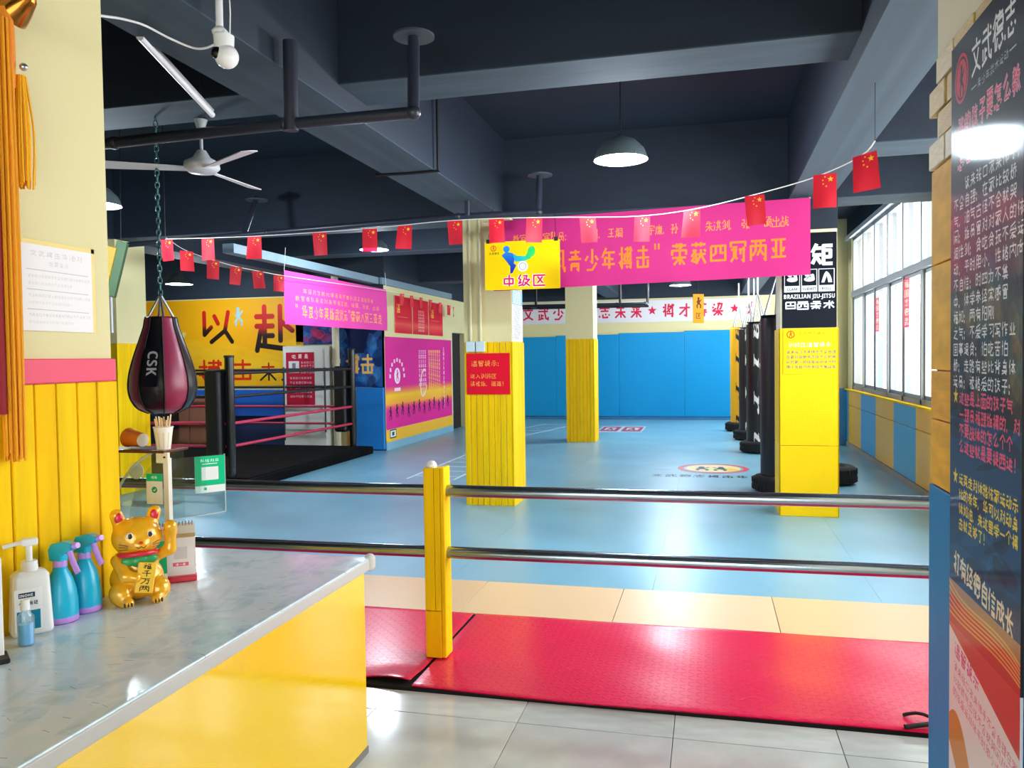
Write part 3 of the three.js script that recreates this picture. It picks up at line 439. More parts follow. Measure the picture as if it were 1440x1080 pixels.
  const coin = new RoundedBoxGeometry(0.06, 0.105, 0.012, 3, 0.005); const cm = mesh('gold_plaque', coin, [0, 0, 0, 0, 0, 0].map((_, i) => P(i === 4 ? '#ffffff' : '#efb83a', 0.25, i === 4 ? { map: ct } : {})), cat, 'gold plaque with black lettering'); cm.position.set(0.012, 0.092, 0.083); cm.rotation.x = -0.12; cm.rotation.z = -0.18;
}
// card stand, green card, desk calendar
const stand = thing('card_stand', 'leaning white payment card on a red foot beside the golden cat', 'sign', [-1.975, CY + 0.001, -2.665], 0.6);
const cardTex = canvas(256, 384, (c) => { fill(c, '#f1eff3', 0, 0, 256, 384); fill(c, '#dcd9e0', 70, 90, 116, 116); fill(c, '#e86a86', 60, 240, 136, 36); write(c, '扫一扫', 84, 246, 26, 24, '#fff', { weight: 0.14 }); });
const cs = sheet('card', 0.105, 0.15, cardTex, { t: 0.004, rough: 0.3 }, stand); cs.position.set(0, 0.085, -0.012); cs.rotation.x = -0.3;
mesh('foot', [rbox(-0.058, 0.058, 0, 0.022, -0.02, 0.035, 0.006, 2)], P('#d8283e', 0.3), stand, 'red foot'); mesh('back_leg', rod([0, 0.13, -0.03], [0, 0.004, -0.045], 0.004), MT.white, stand);
const gc = sheet('green_card', 0.1, 0.16, canvas(128, 200, (c) => { fill(c, '#19b678', 0, 0, 128, 150); fill(c, '#eef4f0', 0, 150, 128, 50); }), { t: 0.004, rough: 0.3 }); gc.position.set(-2.03, CY + 0.083, -2.575); gc.rotation.set(-0.25, 0.72, 0, 'YXZ'); tag(gc, 'green and white card leaning behind the golden cat', 'card');
const cal = thing('desk_calendar', 'folded desk calendar with a spiral binding behind the payment card', 'calendar', [-2.1, CY + 0.002, -2.76], 0.6);
const calTex = canvas(256, 192, (c) => { fill(c, '#ece7de', 0, 0, 256, 192); fill(c, '#d9b98a', 0, 40, 256, 90); for (let i = 0; i < 7; i++) for (let j = 0; j < 3; j++) { c.fillStyle = '#9a8c78'; c.fillRect(20 + i * 32, 140 + j * 16, 12, 6); } });
for (const s of [1, -1]) { const p = sheet('page', 0.2, 0.2, calTex, { t: 0.003 }, cal); p.rotation.x = -0.3 * s; p.position.set(0, 0.096, 0.03 * s); }
for (let i = 0; i < 16; i++) { const r = new THREE.TorusGeometry(0.008, 0.0012, 6, 14); r.rotateY(Math.PI / 2); r.translate(-0.09 + i * 0.012, 0.191, 0); mesh('binding_ring', r, MT.black, cal); }

// acrylic display case with a swung-open door
const cc = thing('display_case', 'clear acrylic display case with a curved side standing behind the pillar', 'display case', [-2.302, CY, -2.9]);
{
  const W = 0.137, D = 0.06, H = 0.467, sh = new THREE.Shape(); sh.moveTo(-W, 0); sh.lineTo(W, 0); sh.lineTo(W, H); sh.lineTo(W - 0.06, H); sh.bezierCurveTo(-W + 0.08, H - 0.06, -W, H * 0.55, -W, 0.16); sh.lineTo(-W, 0);
  for (const z of [-D, D]) { const g = new THREE.ExtrudeGeometry(sh, { depth: 0.004, bevelEnabled: false }); g.translate(0, 0, z); mesh('side_panel', g, MT.acrylic, cc); }
  const rim = []; for (let i = 0; i <= 12; i++) { const t = i / 12, u = 1 - t; rim.push([u ** 3 * (W - 0.06) + 3 * u * u * t * (-W + 0.08) + 3 * u * t * t * -W + t ** 3 * -W, u ** 3 * H + 3 * u * u * t * (H - 0.06) + 3 * u * t * t * H * 0.55 + t ** 3 * 0.16, D + 0.004]); }
  mesh('rim', tube(rim, 0.006, 30, 8), P('#dfe9e2', 0.2, { transmission: 0.4, thickness: 0 }), cc, 'milky curved rim');
  mesh('top_board', rbox(-W - 0.02, W + 0.01, H, H + 0.012, -D - 0.02, D + 0.02, 0.003, 1), P('#5a2a22', 0.2), cc, 'dark brown top board'); mesh('shelf', rbox(-W + 0.01, W - 0.01, 0.24, 0.245, -D + 0.005, D, 0.001, 1), MT.acrylic, cc);
  mesh('corner_post', rbox(W - 0.002, W + 0.022, 0, H - 0.02, D - 0.012, D + 0.012, 0.002, 1), M('#e9e2d2', 0.4), cc, 'cream corner post'); const hg = mesh('hinge', rbox(W - 0.03, W + 0.026, H - 0.04, H + 0.004, D + 0.002, D + 0.018, 0.003, 1), M('#e8dfc4', 0.4), cc); mesh('screw', new THREE.CylinderGeometry(0.004, 0.004, 0.006, 12).rotateX(Math.PI / 2).translate(W + 0.012, H - 0.015, D + 0.02), MT.black, hg);
  const door = mesh('door', rbox(0, 0.24, 0.19, 0.44, -0.002, 0.002, 0.001, 1), MT.acrylic, cc); door.position.set(W + 0.015, 0, D - 0.01); door.rotation.y = 1.09;
  mesh('edge_strip', [rod([0.24, 0.19, 0], [0.24, 0.44, 0], 0.003, 8), rod([0.0, 0.19, 0], [0.24, 0.19, 0], 0.003, 8)], P('#e4eeee', 0.2, { transmission: 0.5, thickness: 0 }), door);
  const c1 = sheet('payment_card', 0.125, 0.155, canvas(200, 310, (c) => { fill(c, '#1cc48a', 0, 0, 200, 250); fill(c, '#f0f4f2', 0, 250, 200, 60); fill(c, '#eef0ee', 44, 92, 112, 112); write(c, '微信支付', 38, 24, 28, 26, '#e8fff4', { weight: 0.13 }); fill(c, '#d5efe4', 50, 62, 100, 8); fill(c, '#1cc48a', 58, 266, 18, 22); }), { t: 0.002, rough: 0.35 }, cc, 'green payment card stuck to the open door'); c1.position.set(W + 0.015 + Math.cos(1.09) * 0.17 + 0.004, 0.36, D - 0.01 - Math.sin(1.09) * 0.17 + 0.002); c1.rotation.y = 0.9;
  const c2 = sheet('payment_card', 0.076, 0.125, canvas(160, 264, (c) => { fill(c, '#f2f4f4', 0, 0, 160, 264); fill(c, '#1cc48a', 0, 0, 160, 66); write(c, '收款', 52, 18, 26, 26, '#fff', { weight: 0.12 }); c.fillStyle = '#19a87a'; c.beginPath(); c.arc(80, 140, 28, 0, 7); c.fill(); c.strokeStyle = '#fff'; c.lineWidth = 6; c.beginPath(); c.moveTo(68, 140); c.lineTo(78, 150); c.lineTo(94, 130); c.stroke(); }), { t: 0.002, rough: 0.35 }, cc, 'white and green card with a tick'); c2.position.set(0.09, 0.32, D + 0.008);
  mesh('paper_disc', new THREE.CylinderGeometry(0.035, 0.035, 0.002, 24).rotateX(Math.PI / 2).translate(-0.01, 0.39, D - 0.01), MT.white, cc, 'round white label');
}
const cupMat = M('#d9772a', 0.6), cupWhite = M('#f3eee2', 0.6);
const cup1 = thing('paper_cup', 'white paper cup holding wooden stirrers on the display case', 'cup', [-2.2, CY + 0.479, -2.88]);
mesh('cup', lathe([[0, 0.004], [0.026, 0.003], [0.027, 0], [0.038, 0.088], [0.041, 0.09], [0.039, 0.093], [0.036, 0.09], [0.025, 0.01], [0, 0.01]], 28), cupWhite, cup1);
mesh('print', lathe([[0.0283, 0.005], [0.0366, 0.07]], 10).rotateY(1.9), M('#e8d3a4', 0.6), cup1);
for (let i = 0; i < 12; i++) { const a = i / 12 * 6.28, t = 0.02 + rnd() * 0.012; mesh('stirrer', rod([Math.cos(a) * 0.014, 0.012, Math.sin(a) * 0.014], [Math.cos(a) * t * 1.3, 0.12 + rnd() * 0.025, Math.sin(a) * t * 1.3], 0.0028, 6), M(i % 3 ? '#e9c48c' : '#f3dcb4', 0.7), cup1); }
const cup2 = thing('paper_cup', 'orange-brown paper cup lying on its side on the display case', 'cup', [-2.285, CY + 0.517, -2.86], -0.25);
mesh('cup', lathe([[0, 0.0], [0.028, 0], [0.038, 0.085], [0.041, 0.088], [0.039, 0.091], [0.036, 0.088], [0.026, 0.006], [0, 0.006]], 28).rotateZ(Math.PI / 2 - 0.09), cupMat, cup2); mesh('cup_base', new THREE.CylinderGeometry(0.0275, 0.0275, 0.004, 24).rotateZ(Math.PI / 2 - 0.09).translate(0.001, 0, 0), cupWhite, cup2, 'white base');

// ---------------------------------------------------------------- near pillars: ribbon, notice, tassel, long poster
tag(mesh('ribbon', [rbox(-2.128, -2.11, 1.587, 1.668, -2.512, -1.76, 0.004, 2)], MT.redStripe), 'pink-red cloth ribbon around the cream pillar', 'ribbon');
const note = thing('notice_sheet', 'white printed notice in a yellow frame on the cream pillar', 'notice', [-2.127, 1.9, -2.27], Math.PI / 2);
const noteTex = canvas(512, 480, (c) => { fill(c, '#ece9e8', 0, 0, 512, 480); write(c, '文武搏击俱乐部', 60, 30, 44, 34, '#cfcacb', { weight: 0.1, step: 56 }); write(c, '收费公示', 190, 84, 32, 30, '#d2cdce', { weight: 0.1 }); c.strokeStyle = '#bdbaba'; c.lineWidth = 4; for (const y of [140, 250, 360]) { c.beginPath(); c.moveTo(30, y); c.lineTo(480, y + 4); c.stroke(); } textLines(c, BODY, 40, 165, 20, 20, 20, 3, '#d0cccc', { weight: 0.09, lead: 5.4 }); textLines(c, BODY, 40, 205, 20, 20, 14, 3, '#d6d2d2', { weight: 0.09, lead: 5.4 }); });
const ns = sheet('paper', 0.3, 0.28, noteTex, { t: 0.002 }, note); ns.position.z = 0.003;
mesh('frame', [box(-0.165, 0.165, 0.14, 0.155, 0, 0.003), box(0.15, 0.165, -0.14, 0.155, 0, 0.003), box(-0.165, -0.15, -0.14, 0.155, 0, 0.003)], M('#e9cf72', 0.5), note, 'pale yellow border');
const tas = thing('tassel', 'long golden tassel hanging from a bell-shaped hook on the cream pillar', 'decoration', [-2.085, 0, -2.055]);
mesh('bell', (() => { const g = lathe([[0, 0.09], [0.01, 0.088], [0.026, 0.07], [0.04, 0.03], [0.048, 0.0], [0.05, -0.012], [0.046, -0.014], [0.03, 0.01], [0, 0.02]], 28); g.rotateZ(-1.0); g.translate(0.0, 2.74, -0.03); return g; })(), P('#b0702a', 0.18, { metalness: 0.9 }), tas, 'bronze bell');
mesh('cord', tube([[0, 2.74, 0.0], [0.004, 2.62, 0], [0, 2.5, 0]], 0.02, 12, 10), M('#e8860c', 0.7), tas, 'orange cord'); mesh('knot', new THREE.SphereGeometry(0.012, 12, 10).translate(0.03, 2.57, -0.03), MT.steel, tas);
const strands = (n, y0, y1, r0, r1, cx, cz) => { const out = []; for (let i = 0; i < n; i++) { const a = i / n * 6.283 + rr(-0.1, 0.1), b = rr(0.3, 1); out.push(tube([[cx + Math.cos(a) * r0 * b, y0, cz + Math.sin(a) * r0 * b], [cx + Math.cos(a) * r1 * b + rr(-0.004, 0.004), (y0 + y1) / 2, cz + Math.sin(a) * r1 * b], [cx + Math.cos(a) * r1 * b * 0.9, y1 + rr(0, 0.03), cz + Math.sin(a) * r1 * b * 0.9]], 0.0035, 8, 5)); } return out; };
mesh('fringe', strands(46, 2.55, 2.2, 0.016, 0.036, 0.0, -0.045), M('#f8b404', 0.65), tas, 'golden silk fringe').userData.kind = 'stuff';
mesh('braid', strands(60, 2.7, 1.35, 0.026, 0.03, 0.0, 0.02), M('#f0a006', 0.75), tas, 'orange-gold braided tassel').userData.kind = 'stuff';
mesh('red_lining', tube([[-0.01, 2.7, 0.06], [-0.01, 2.0, 0.062], [-0.01, 1.5, 0.062]], 0.022, 10, 8), M('#8c1420', 0.8), tas, 'dark red lining');
const longTex = canvas(768, 2048, (c, w, h) => {
  fill(c, '#0a0d18', 0, 0, w, h);
  c.fillStyle = grad(c, 0, 700, w, 860, [0, 'rgba(140,22,56,.9)'], [0.45, 'rgba(100,34,56,.8)'], [1, 'rgba(24,34,60,.6)']); c.fillRect(0, 600, w, 260);  // red gradient paints the pink banner reflected in the glossy poster
  for (let i = 0; i < 70; i++) { c.fillStyle = ['rgba(60,130,120,.25)', 'rgba(180,150,80,.2)', 'rgba(30,90,120,.3)', 'rgba(190,110,40,.2)'][i % 4]; c.beginPath(); c.ellipse(rr(0, w), rr(800, 1220), rr(30, 110), rr(20, 70), rr(0, 3), 0, 7); c.fill(); }  // blotches paint greenish and warm reflections of the hall into the print
  fill(c, '#14406e', 0, 1300, w, 620); for (let i = 0; i < 26; i++) { c.fillStyle = ['rgba(40,110,150,.3)', 'rgba(8,16,34,.4)'][i % 2]; c.beginPath(); c.ellipse(rr(0, w), rr(1290, 1880), rr(60, 200), rr(10, 50), rr(-0.5, 0.3), 0, 7); c.fill(); }
  c.fillStyle = '#e0263c'; c.beginPath(); c.ellipse(130, 135, 84, 84, 0, 0, 7); c.fill(); c.strokeStyle = '#0a0d18'; c.lineWidth = 8; c.beginPath(); c.arc(130, 135, 68, 0, 7); c.stroke(); fighter(c, 130, 190, 1.05, '#0a0d18');
  write(c, '文武德志', 250, 50, 106, 124, '#eef2f6', { weight: 0.11, step: 114 }); fill(c, '#b7c6d6', 250, 205, 60, 5); fill(c, '#b7c6d6', 640, 205, 60, 5); write(c, '青少年武术运动', 320, 192, 40, 32, '#b7c6d6', { weight: 0.09, step: 45 });
  write(c, '你的孩子要怎么教', 90, 262, 72, 84, '#e8507a', { weight: 0.11, step: 82, edge: '#f6c7d6', edgeW: 0.05 }); write(c, '怎么办?', 90, 362, 72, 84, '#e8507a', { weight: 0.11, step: 96, edge: '#f6c7d6', edgeW: 0.05 });
  const L = ['  饭来张口衣来伸手,', '不会自理;在家比较娇', '气,脾气古怪不合就哭', '闹;情绪暴躁对家人的依', '赖性强;贪吃贪玩不爱运', '动,平时胆小,性格内向', '不自信;注意力不集', '中,体质弱经常感冒', '发烧;没有阳刚', '之气;不爱学习写作业', '遇事退缩;怕吃苦怕', '累;走路有些驼背身体', '虚胖;被宠爱的孩子;'];
  L.forEach((s, i) => write(c, s, 40, 478 + i * 56, 58, 48, '#e6eaee', { weight: 0.11, step: 68 }));
  ['这些是上面的孩子气', '一种或多种情况的,对', '不同言行的怎么个个', '么这些就是要提前进!'].forEach((s, i) => write(c, s, 120, 1206 + i * 56, 58, 48, '#f0557c', { weight: 0.15, step: 64 }));
  ['轻松应对体育相关运动项', '目的考试,还可以锻炼身', '体加油,来这里学一个搏', '击就足够了!'].forEach((s, i) => write(c, s, 120, 1490 + i * 52, 52, 44, '#f4d32e', { weight: 0.14, step: 57 }));
  c.fillStyle = '#f4d32e'; starPath(c, 74, 1226, 32); c.fill(); starPath(c, 74, 1510, 32); c.fill();
  c.save(); c.translate(60, 1770); c.rotate(0.08); write(c, '打败霸凌自信成长', 0, 0, 78, 84, '#f0dfc0', { weight: 0.14, step: 82 }); c.restore();
  c.fillStyle = '#b98a62'; c.beginPath(); c.moveTo(0, 1890); c.lineTo(w, 1900); c.lineTo(w, 2048); c.lineTo(0, 2048); c.fill(); c.fillStyle = '#d03c2c'; c.beginPath(); c.moveTo(0, 1940); c.lineTo(w, 1960); c.lineTo(w, 2048); c.lineTo(0, 2048); c.fill(); c.strokeStyle = 'rgba(255,190,90,.8)'; c.lineWidth = 7; for (let i = 0; i < 6; i++) { c.beginPath(); c.moveTo(0, 1900 + i * 22); c.bezierCurveTo(250, 1980 + i * 10, 500, 1890 + i * 18, w, 1960 + i * 12); c.stroke(); }
});
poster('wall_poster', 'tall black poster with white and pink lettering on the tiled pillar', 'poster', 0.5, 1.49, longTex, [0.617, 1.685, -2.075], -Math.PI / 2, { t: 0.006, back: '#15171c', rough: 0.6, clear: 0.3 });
poster('tip_poster', 'white, red and turquoise slanted leaflet below the black poster', 'poster', 0.5, 0.62, canvas(640, 700, (c) => { fill(c, '#f3dfe2', 0, 0, 640, 700); c.fillStyle = '#d8402e'; c.beginPath(); c.moveTo(0, 0); c.lineTo(640, 0); c.lineTo(640, 150); c.lineTo(0, 10); c.fill(); c.save(); c.rotate(0.12); write(c, '温馨提示', 70, 30, 56, 46, '#e2528a', { weight: 0.13 }); textLines(c, BODY, 70, 92, 36, 30, 14, 3, '#e26a94', { weight: 0.1, lead: 1.3 }); c.restore(); c.fillStyle = '#d98a2c'; c.beginPath(); c.moveTo(0, 280); c.quadraticCurveTo(120, 180, 260, 420); c.quadraticCurveTo(380, 470, 640, 560); c.lineTo(640, 700); c.lineTo(0, 700); c.fill(); c.fillStyle = '#f3dfe2'; c.beginPath(); c.moveTo(0, 360); c.lineTo(400, 640); c.lineTo(0, 640); c.fill(); c.fillStyle = '#3fb6b8'; c.beginPath(); c.moveTo(260, 520); c.quadraticCurveTo(420, 360, 640, 480); c.lineTo(640, 640); c.lineTo(300, 640); c.fill(); write(c, '搏击', 40, 430, 100, 110, '#6a1a24', { weight: 0.12 }); }), [0.617, 0.63, -2.075], -Math.PI / 2, { t: 0.006, rough: 0.4, clear: 0.2 });
// ---------------------------------------------------------------- cloth: a sheet hung between two top corners, with soft waves
function cloth(name, A, B, drop, tex, { wave = 0.02, n = 40, m = 10, freq = 5, rough = 0.7, sag = 0, phase = 0 } = {}, parent) {
  const g = new THREE.PlaneGeometry(1, 1, n, m), p = g.attributes.position, a = V(...A), b = V(...B), side = b.clone().sub(a), nrm = V(-side.z, 0, side.x).normalize().negate();
  for (let i = 0; i < p.count; i++) {
    const u = p.getX(i) + 0.5, v = 0.5 - p.getY(i), w = wave * (Math.sin(u * freq * 6.28 + phase) * 0.5 + Math.sin(u * freq * 2.3 + v * 3 + phase * 2) * 0.6) * (0.35 + 0.65 * v);
    const q = a.clone().addScaledVector(side, u).addScaledVector(nrm, w); q.y -= drop * v + sag * 4 * u * (1 - u);
    p.setXYZ(i, q.x, q.y, q.z);
  }
  g.computeVertexNormals();
  return mesh(name, g, P('#ffffff', rough, { map: tex, side: THREE.DoubleSide }), parent);
}
// big magenta banner between the columns
const magenta = '#c41774';
const bigBanner = thing('banner', 'large magenta banner with orange lettering hung between the columns', 'banner');
cloth('cloth', [-2.25, 3.115, -8.36], [0.955, 3.165, -8.3], 0.745, canvas(2048, 480, (c, w, h) => {
  fill(c, magenta, 0, 0, w, h);
  for (const [s, x] of [['教官:', 140], ['参赛队员:', 300], ['博、', 678], ['王炯', 787], ['朱宇康、', 996], ['孙', 1196], ['朱洪剑、', 1415], ['张', 1638], ['硕出战', 1770]]) write(c, s, x, 100, 48, 70, '#f28a34', { weight: 0.12, step: 51 });
  write(c, '国风青少年搏击”', 298, 226, 94, 154, '#f77c0a', { weight: 0.15, step: 112 }); write(c, '荣获四冠两亚', 1201, 226, 98, 154, '#f77c0a', { weight: 0.15, step: 122 });
}), { wave: 0.016, n: 64, freq: 3 }, bigBanner);
for (const [p, q] of [[[-2.25, 3.11, -8.36], [-2.42, 3.16, -8.62]], [[0.955, 3.16, -8.3], [0.97, 3.24, -8.64]], [[0.955, 2.42, -8.3], [0.95, 2.4, -8.57]]]) mesh('tie', rod(p, q, 0.005, 6), MT.white, bigBanner);
// magenta banner along the ring
const ringBanner = thing('banner', 'pink banner with orange lettering hung above the edge of the boxing ring', 'banner');
cloth('cloth', [-5.62, 2.89, -9.93], [-5.62, 2.905, -13.5], 0.735, canvas(2048, 420, (c, w, h) => {
  fill(c, '#e83fa4', 0, 0, w, h);
  textLines(c, '热烈祝贺我馆学员朱宇康孙洪王炯张硕员队参赛战出', 300, 118, 60, 44, 18, 1, '#f7a04e', { weight: 0.11, step: 80 }); textLines(c, '教官带队员洪剑朱宇博王炯、张硕、孙康、出战', 180, 182, 60, 44, 21, 1, '#f7a04e', { weight: 0.11, step: 80 });
  write(c, '“华夏少年英雄武状元”', 170, 252, 84, 110, '#ffa83a', { weight: 0.12, step: 98 }); write(c, '荣获八冠三亚军', 1210, 252, 84, 110, '#ffa83a', { weight: 0.12, step: 100 });
}), { wave: 0.02, n: 50, freq: 4 }, ringBanner);
for (const z of [-9.93, -13.5]) mesh('tie', rod([-5.62, 2.88, z], [-5.62, 3.2, z + (z < -12 ? 0.05 : -0.05)], 0.004, 6), MT.white, ringBanner);
// yellow area sign hung on two clips
const area = thing('area_sign', 'yellow hanging sign with a kicking figure and pink lettering', 'sign', [-1.84, 2.59, -7.97], 0.03);
const areaFace = sheet('board', 0.775, 0.49, canvas(1024, 656, (c, w, h) => {
  fill(c, '#fbd20a', 0, 0, w, h); c.strokeStyle = '#d8452c'; c.lineWidth = 10; c.beginPath(); c.arc(120, 90, 36, 0, 7); c.stroke(); fighter(c, 120, 118, 0.6, '#d8452c'); write(c, '文武德志', 60, 142, 32, 34, '#5a4a10', { weight: 0.13 });
  const b = (col, ...p) => { c.fillStyle = col; c.beginPath(); p.forEach(([x, y], i) => c[i ? 'lineTo' : 'moveTo'](x, y)); c.closePath(); c.fill(); };
  c.fillStyle = grad(c, 0, 90, 0, 420, [0, '#2a8fe0'], [1, '#1b3ec0']); c.beginPath(); c.arc(300, 105, 44, 0, 7); c.fill(); b(grad(c, 240, 130, 300, 430, [0, '#2a8fe0'], [1, '#1b2fb0']), [232, 190], [290, 140], [380, 160], [420, 190], [400, 300], [430, 330], [380, 430], [350, 440], [350, 340], [290, 260]);
  b(grad(c, 380, 200, 640, 150, [0, '#2a9fe0'], [0.6, '#27c8b0'], [1, '#3fd24a']), [380, 165], [440, 200], [560, 210], [590, 150], [640, 160], [630, 240], [560, 270], [420, 280]); c.fillStyle = '#35cf6a'; c.beginPath(); c.ellipse(640, 150, 52, 74, 0.2, 0, 7); c.fill();
  c.fillStyle = '#f4f4ee'; c.beginPath(); c.arc(520, 345, 72, 0, 7); c.fill(); c.strokeStyle = '#8a98a0'; c.lineWidth = 8; c.beginPath(); c.arc(520, 345, 46, 0, 7); c.stroke();
  write(c, '中级区', 240, 448, 170, 170, '#d8226a', { weight: 0.13, step: 210, edge: '#fff4ee', edgeW: 0.05 });
}), { t: 0.008, back: '#e0ba10', rough: 0.35 }, area);
for (const x of [-0.35, 0.35]) { mesh('clip', rbox(x - 0.02, x + 0.02, 0.23, 0.27, -0.012, 0.012, 0.004, 2), MT.black, area); mesh('cord', rod([x, 0.26, 0], [x * 0.9, 0.62, -0.1], 0.003, 6), MT.black, area); }
const hangSign = thing('hanging_sign', 'small orange sign board hanging over the training floor before the lettered wall', 'sign', [-0.155, 2.33, -12.0], 0.5);
sheet('board', 0.17, 0.42, canvas(128, 320, (c) => { fill(c, '#f2a01c', 0, 0, 128, 320); fighter(c, 64, 150, 1.2, '#6a2a10'); write(c, '区', 34, 200, 60, 70, '#7a3010', { weight: 0.12 }); }), { t: 0.01, back: '#d88c14' }, hangSign); mesh('cord', rod([0, 0.21, 0], [0, 1.0, 0], 0.003, 6), MT.black, hangSign);

// ---------------------------------------------------------------- strings of little red flags
const flagTex = canvas(256, 384, (c) => { fill(c, '#e01030', 0, 0, 256, 384); c.fillStyle = '#ffd21a'; starPath(c, 190, 62, 36); c.fill(); for (const [x, y, a] of [[130, 34, 0.3], [106, 70, 0], [112, 112, 0.4], [146, 140, 0.1]]) { starPath(c, x, y, 13, a); c.fill(); } });
const flagMat = P('#ffffff', 0.65, { map: flagTex, side: THREE.DoubleSide, transmission: 0.12, thickness: 0 });
function flagGeo(k) {
  const g = new THREE.PlaneGeometry(0.14, 0.215, 8, 8); g.translate(0, -0.108, 0); const p = g.attributes.position;
  for (let i = 0; i < p.count; i++) { const x = p.getX(i), y = p.getY(i); p.setZ(i, 0.012 * Math.sin(x * 22 + k * 1.7) * (-y / 0.2) + 0.01 * k * y * x * 40); p.setX(i, x + (k - 1) * 0.06 * y); } g.computeVertexNormals(); return g;
}
const flagGeos = [0, 1, 2].map(flagGeo), flagProto = new THREE.Mesh(flagGeos[0], flagMat); flagProto.castShadow = flagProto.receiveShadow = true;
function garland(label, pts, axis, marks, flagLabel, group, turns) {
  const curve = new THREE.CatmullRomCurve3(pts.map((p) => V(...p)));
  const s = thing('flag_string', label, 'string'); mesh('string', new THREE.TubeGeometry(curve, 160, 0.004, 6), M('#e8e4dc', 0.7), s);
  for (const e of [pts[0], pts[pts.length - 1]]) if (e[0] > -5.7) mesh('hanger', rod(e, [e[0], e[0] > 0 ? LONG : SLAB, e[2]], 0.002, 6), MT.black, s);
  const at = (v) => { let a = 0, b = 1; const up = curve.getPointAt(1)[axis] > curve.getPointAt(0)[axis]; for (let k = 0; k < 40; k++) { const m = (a + b) / 2; if ((curve.getPointAt(m)[axis] < v) === up) a = m; else b = m; } return a; };
  marks.map(at).forEach((t, i) => {
    const q = curve.getPointAt(t), d = curve.getTangentAt(t), f = flagProto.clone(); f.geometry = flagGeos[i % 3]; f.name = numbered('pennant'); scene.add(f);
    f.position.set(q.x, q.y - 0.003, q.z); f.rotation.y = Math.atan2(-d.z, d.x) * (turns?.[i] ?? 1) + rr(-0.15, 0.15); f.rotation.z = rr(-0.05, 0.05) + Math.asin(d.y) * 0.6; tag(f, flagLabel(i), 'flag', group);
  });
}
const strA = [[-5.3, 2.89, -7.05], [-4.27, 2.862, -7.0], [-3.07, 2.875, -7.0], [-2.24, 2.905, -7.0], [-1.5, 2.89, -7.0], [-0.63, 2.852, -7.0], [-0.15, 2.81, -6.6], [0.32, 2.805, -6.1], [0.72, 2.8, -5.5], [0.9, 2.83, -5.1], [0.93, 2.87, -5.03]];
garland('white string of red flags running across the front of the hall', strA, 'x', [-5.29, -4.8, -4.27, -3.58, -3.07, -2.72, -2.24, -1.85, -1.5, -1.03, -0.55, -0.13, 0.32, 0.72, 0.89], (i) => (i < 7 ? 'small red flag with yellow stars on the string before the dark ceiling pipe' : i < 13 ? 'small red flag with yellow stars hanging in front of the large magenta banner' : i < 14 ? 'small red flag with yellow stars just past the end of the large magenta banner' : 'last small red flag on the string, under the beam by the windows'), 'flags on the string across the hall', [1, 1, 1, 1, 1, 1, 1, 1, 1, 1, 0.8, 0.5, 0.35, 0.2, 0.5]);
const strB = [[-5.35, 2.92, -7.12], [-5.5, 2.86, -7.66], [-5.5, 2.815, -8.14], [-5.5, 2.79, -8.6], [-5.5, 2.785, -9.07], [-5.5, 2.785, -9.6], [-5.48, 2.82, -11.5], [-5.48, 2.86, -13.8], [-5.5, 2.862, -15.3], [-5.52, 2.8, -17.1], [-5.715, 2.82, -17.4]];
garland('white string of red flags running along the ring and the poster wall', strB, 'z', [-7.66, -8.14, -8.6, -9.07, -9.58, -13.9, -14.4, -14.95, -15.5, -16.05, -16.6, -17.0], (i) => (i < 5 ? 'small red flag with yellow stars on the lower string above the boxing ring' : 'small red flag with yellow stars on the string over the red boards'), 'flags on the string along the ring', [0.6, 0.6, 0.6, 0.6, 0.6, 0.9, 0.9, 0.9, 0.9, 0.9, 0.9, 0.9]);

// ---------------------------------------------------------------- notices on the columns
poster('notice_board', 'red notice with golden lettering on the plank-clad column', 'notice', 0.5, 0.46, canvas(512, 472, (c) => { fill(c, '#e0122c', 0, 0, 512, 472); write(c, '温馨提示:', 60, 80, 68, 70, '#f0a04a', { weight: 0.1, step: 78 }); write(c, '进入训练区', 44, 230, 56, 60, '#f0a04a', { weight: 0.1, step: 64 }); write(c, '请脱鞋、谢谢!', 44, 318, 56, 60, '#f0a04a', { weight: 0.1, step: 62 }); }), [-2.4, 1.477, -8.638], 0, { t: 0.008, back: '#b00e22' });
const chart = canvas(128, 512, (c) => { fill(c, '#e4e8ea', 0, 0, 128, 512); fill(c, '#5fa8cc', 0, 0, 128, 150); c.fillStyle = '#3a4a5a'; for (let i = 0; i < 26; i++) c.fillRect(14 + (i % 3) * 4, 160 + i * 13, 60 + (i * 37) % 40, 4); c.fillStyle = '#e8f2f6'; for (let i = 0; i < 9; i++) c.fillRect(10, 12 + i * 15, 100, 6); });
poster('wall_chart', 'blue and white printed chart on the side of the plank-clad column', 'poster', 0.5, 0.58, chart, [-2.126, 2.13, -8.93], Math.PI / 2, { t: 0.004 });
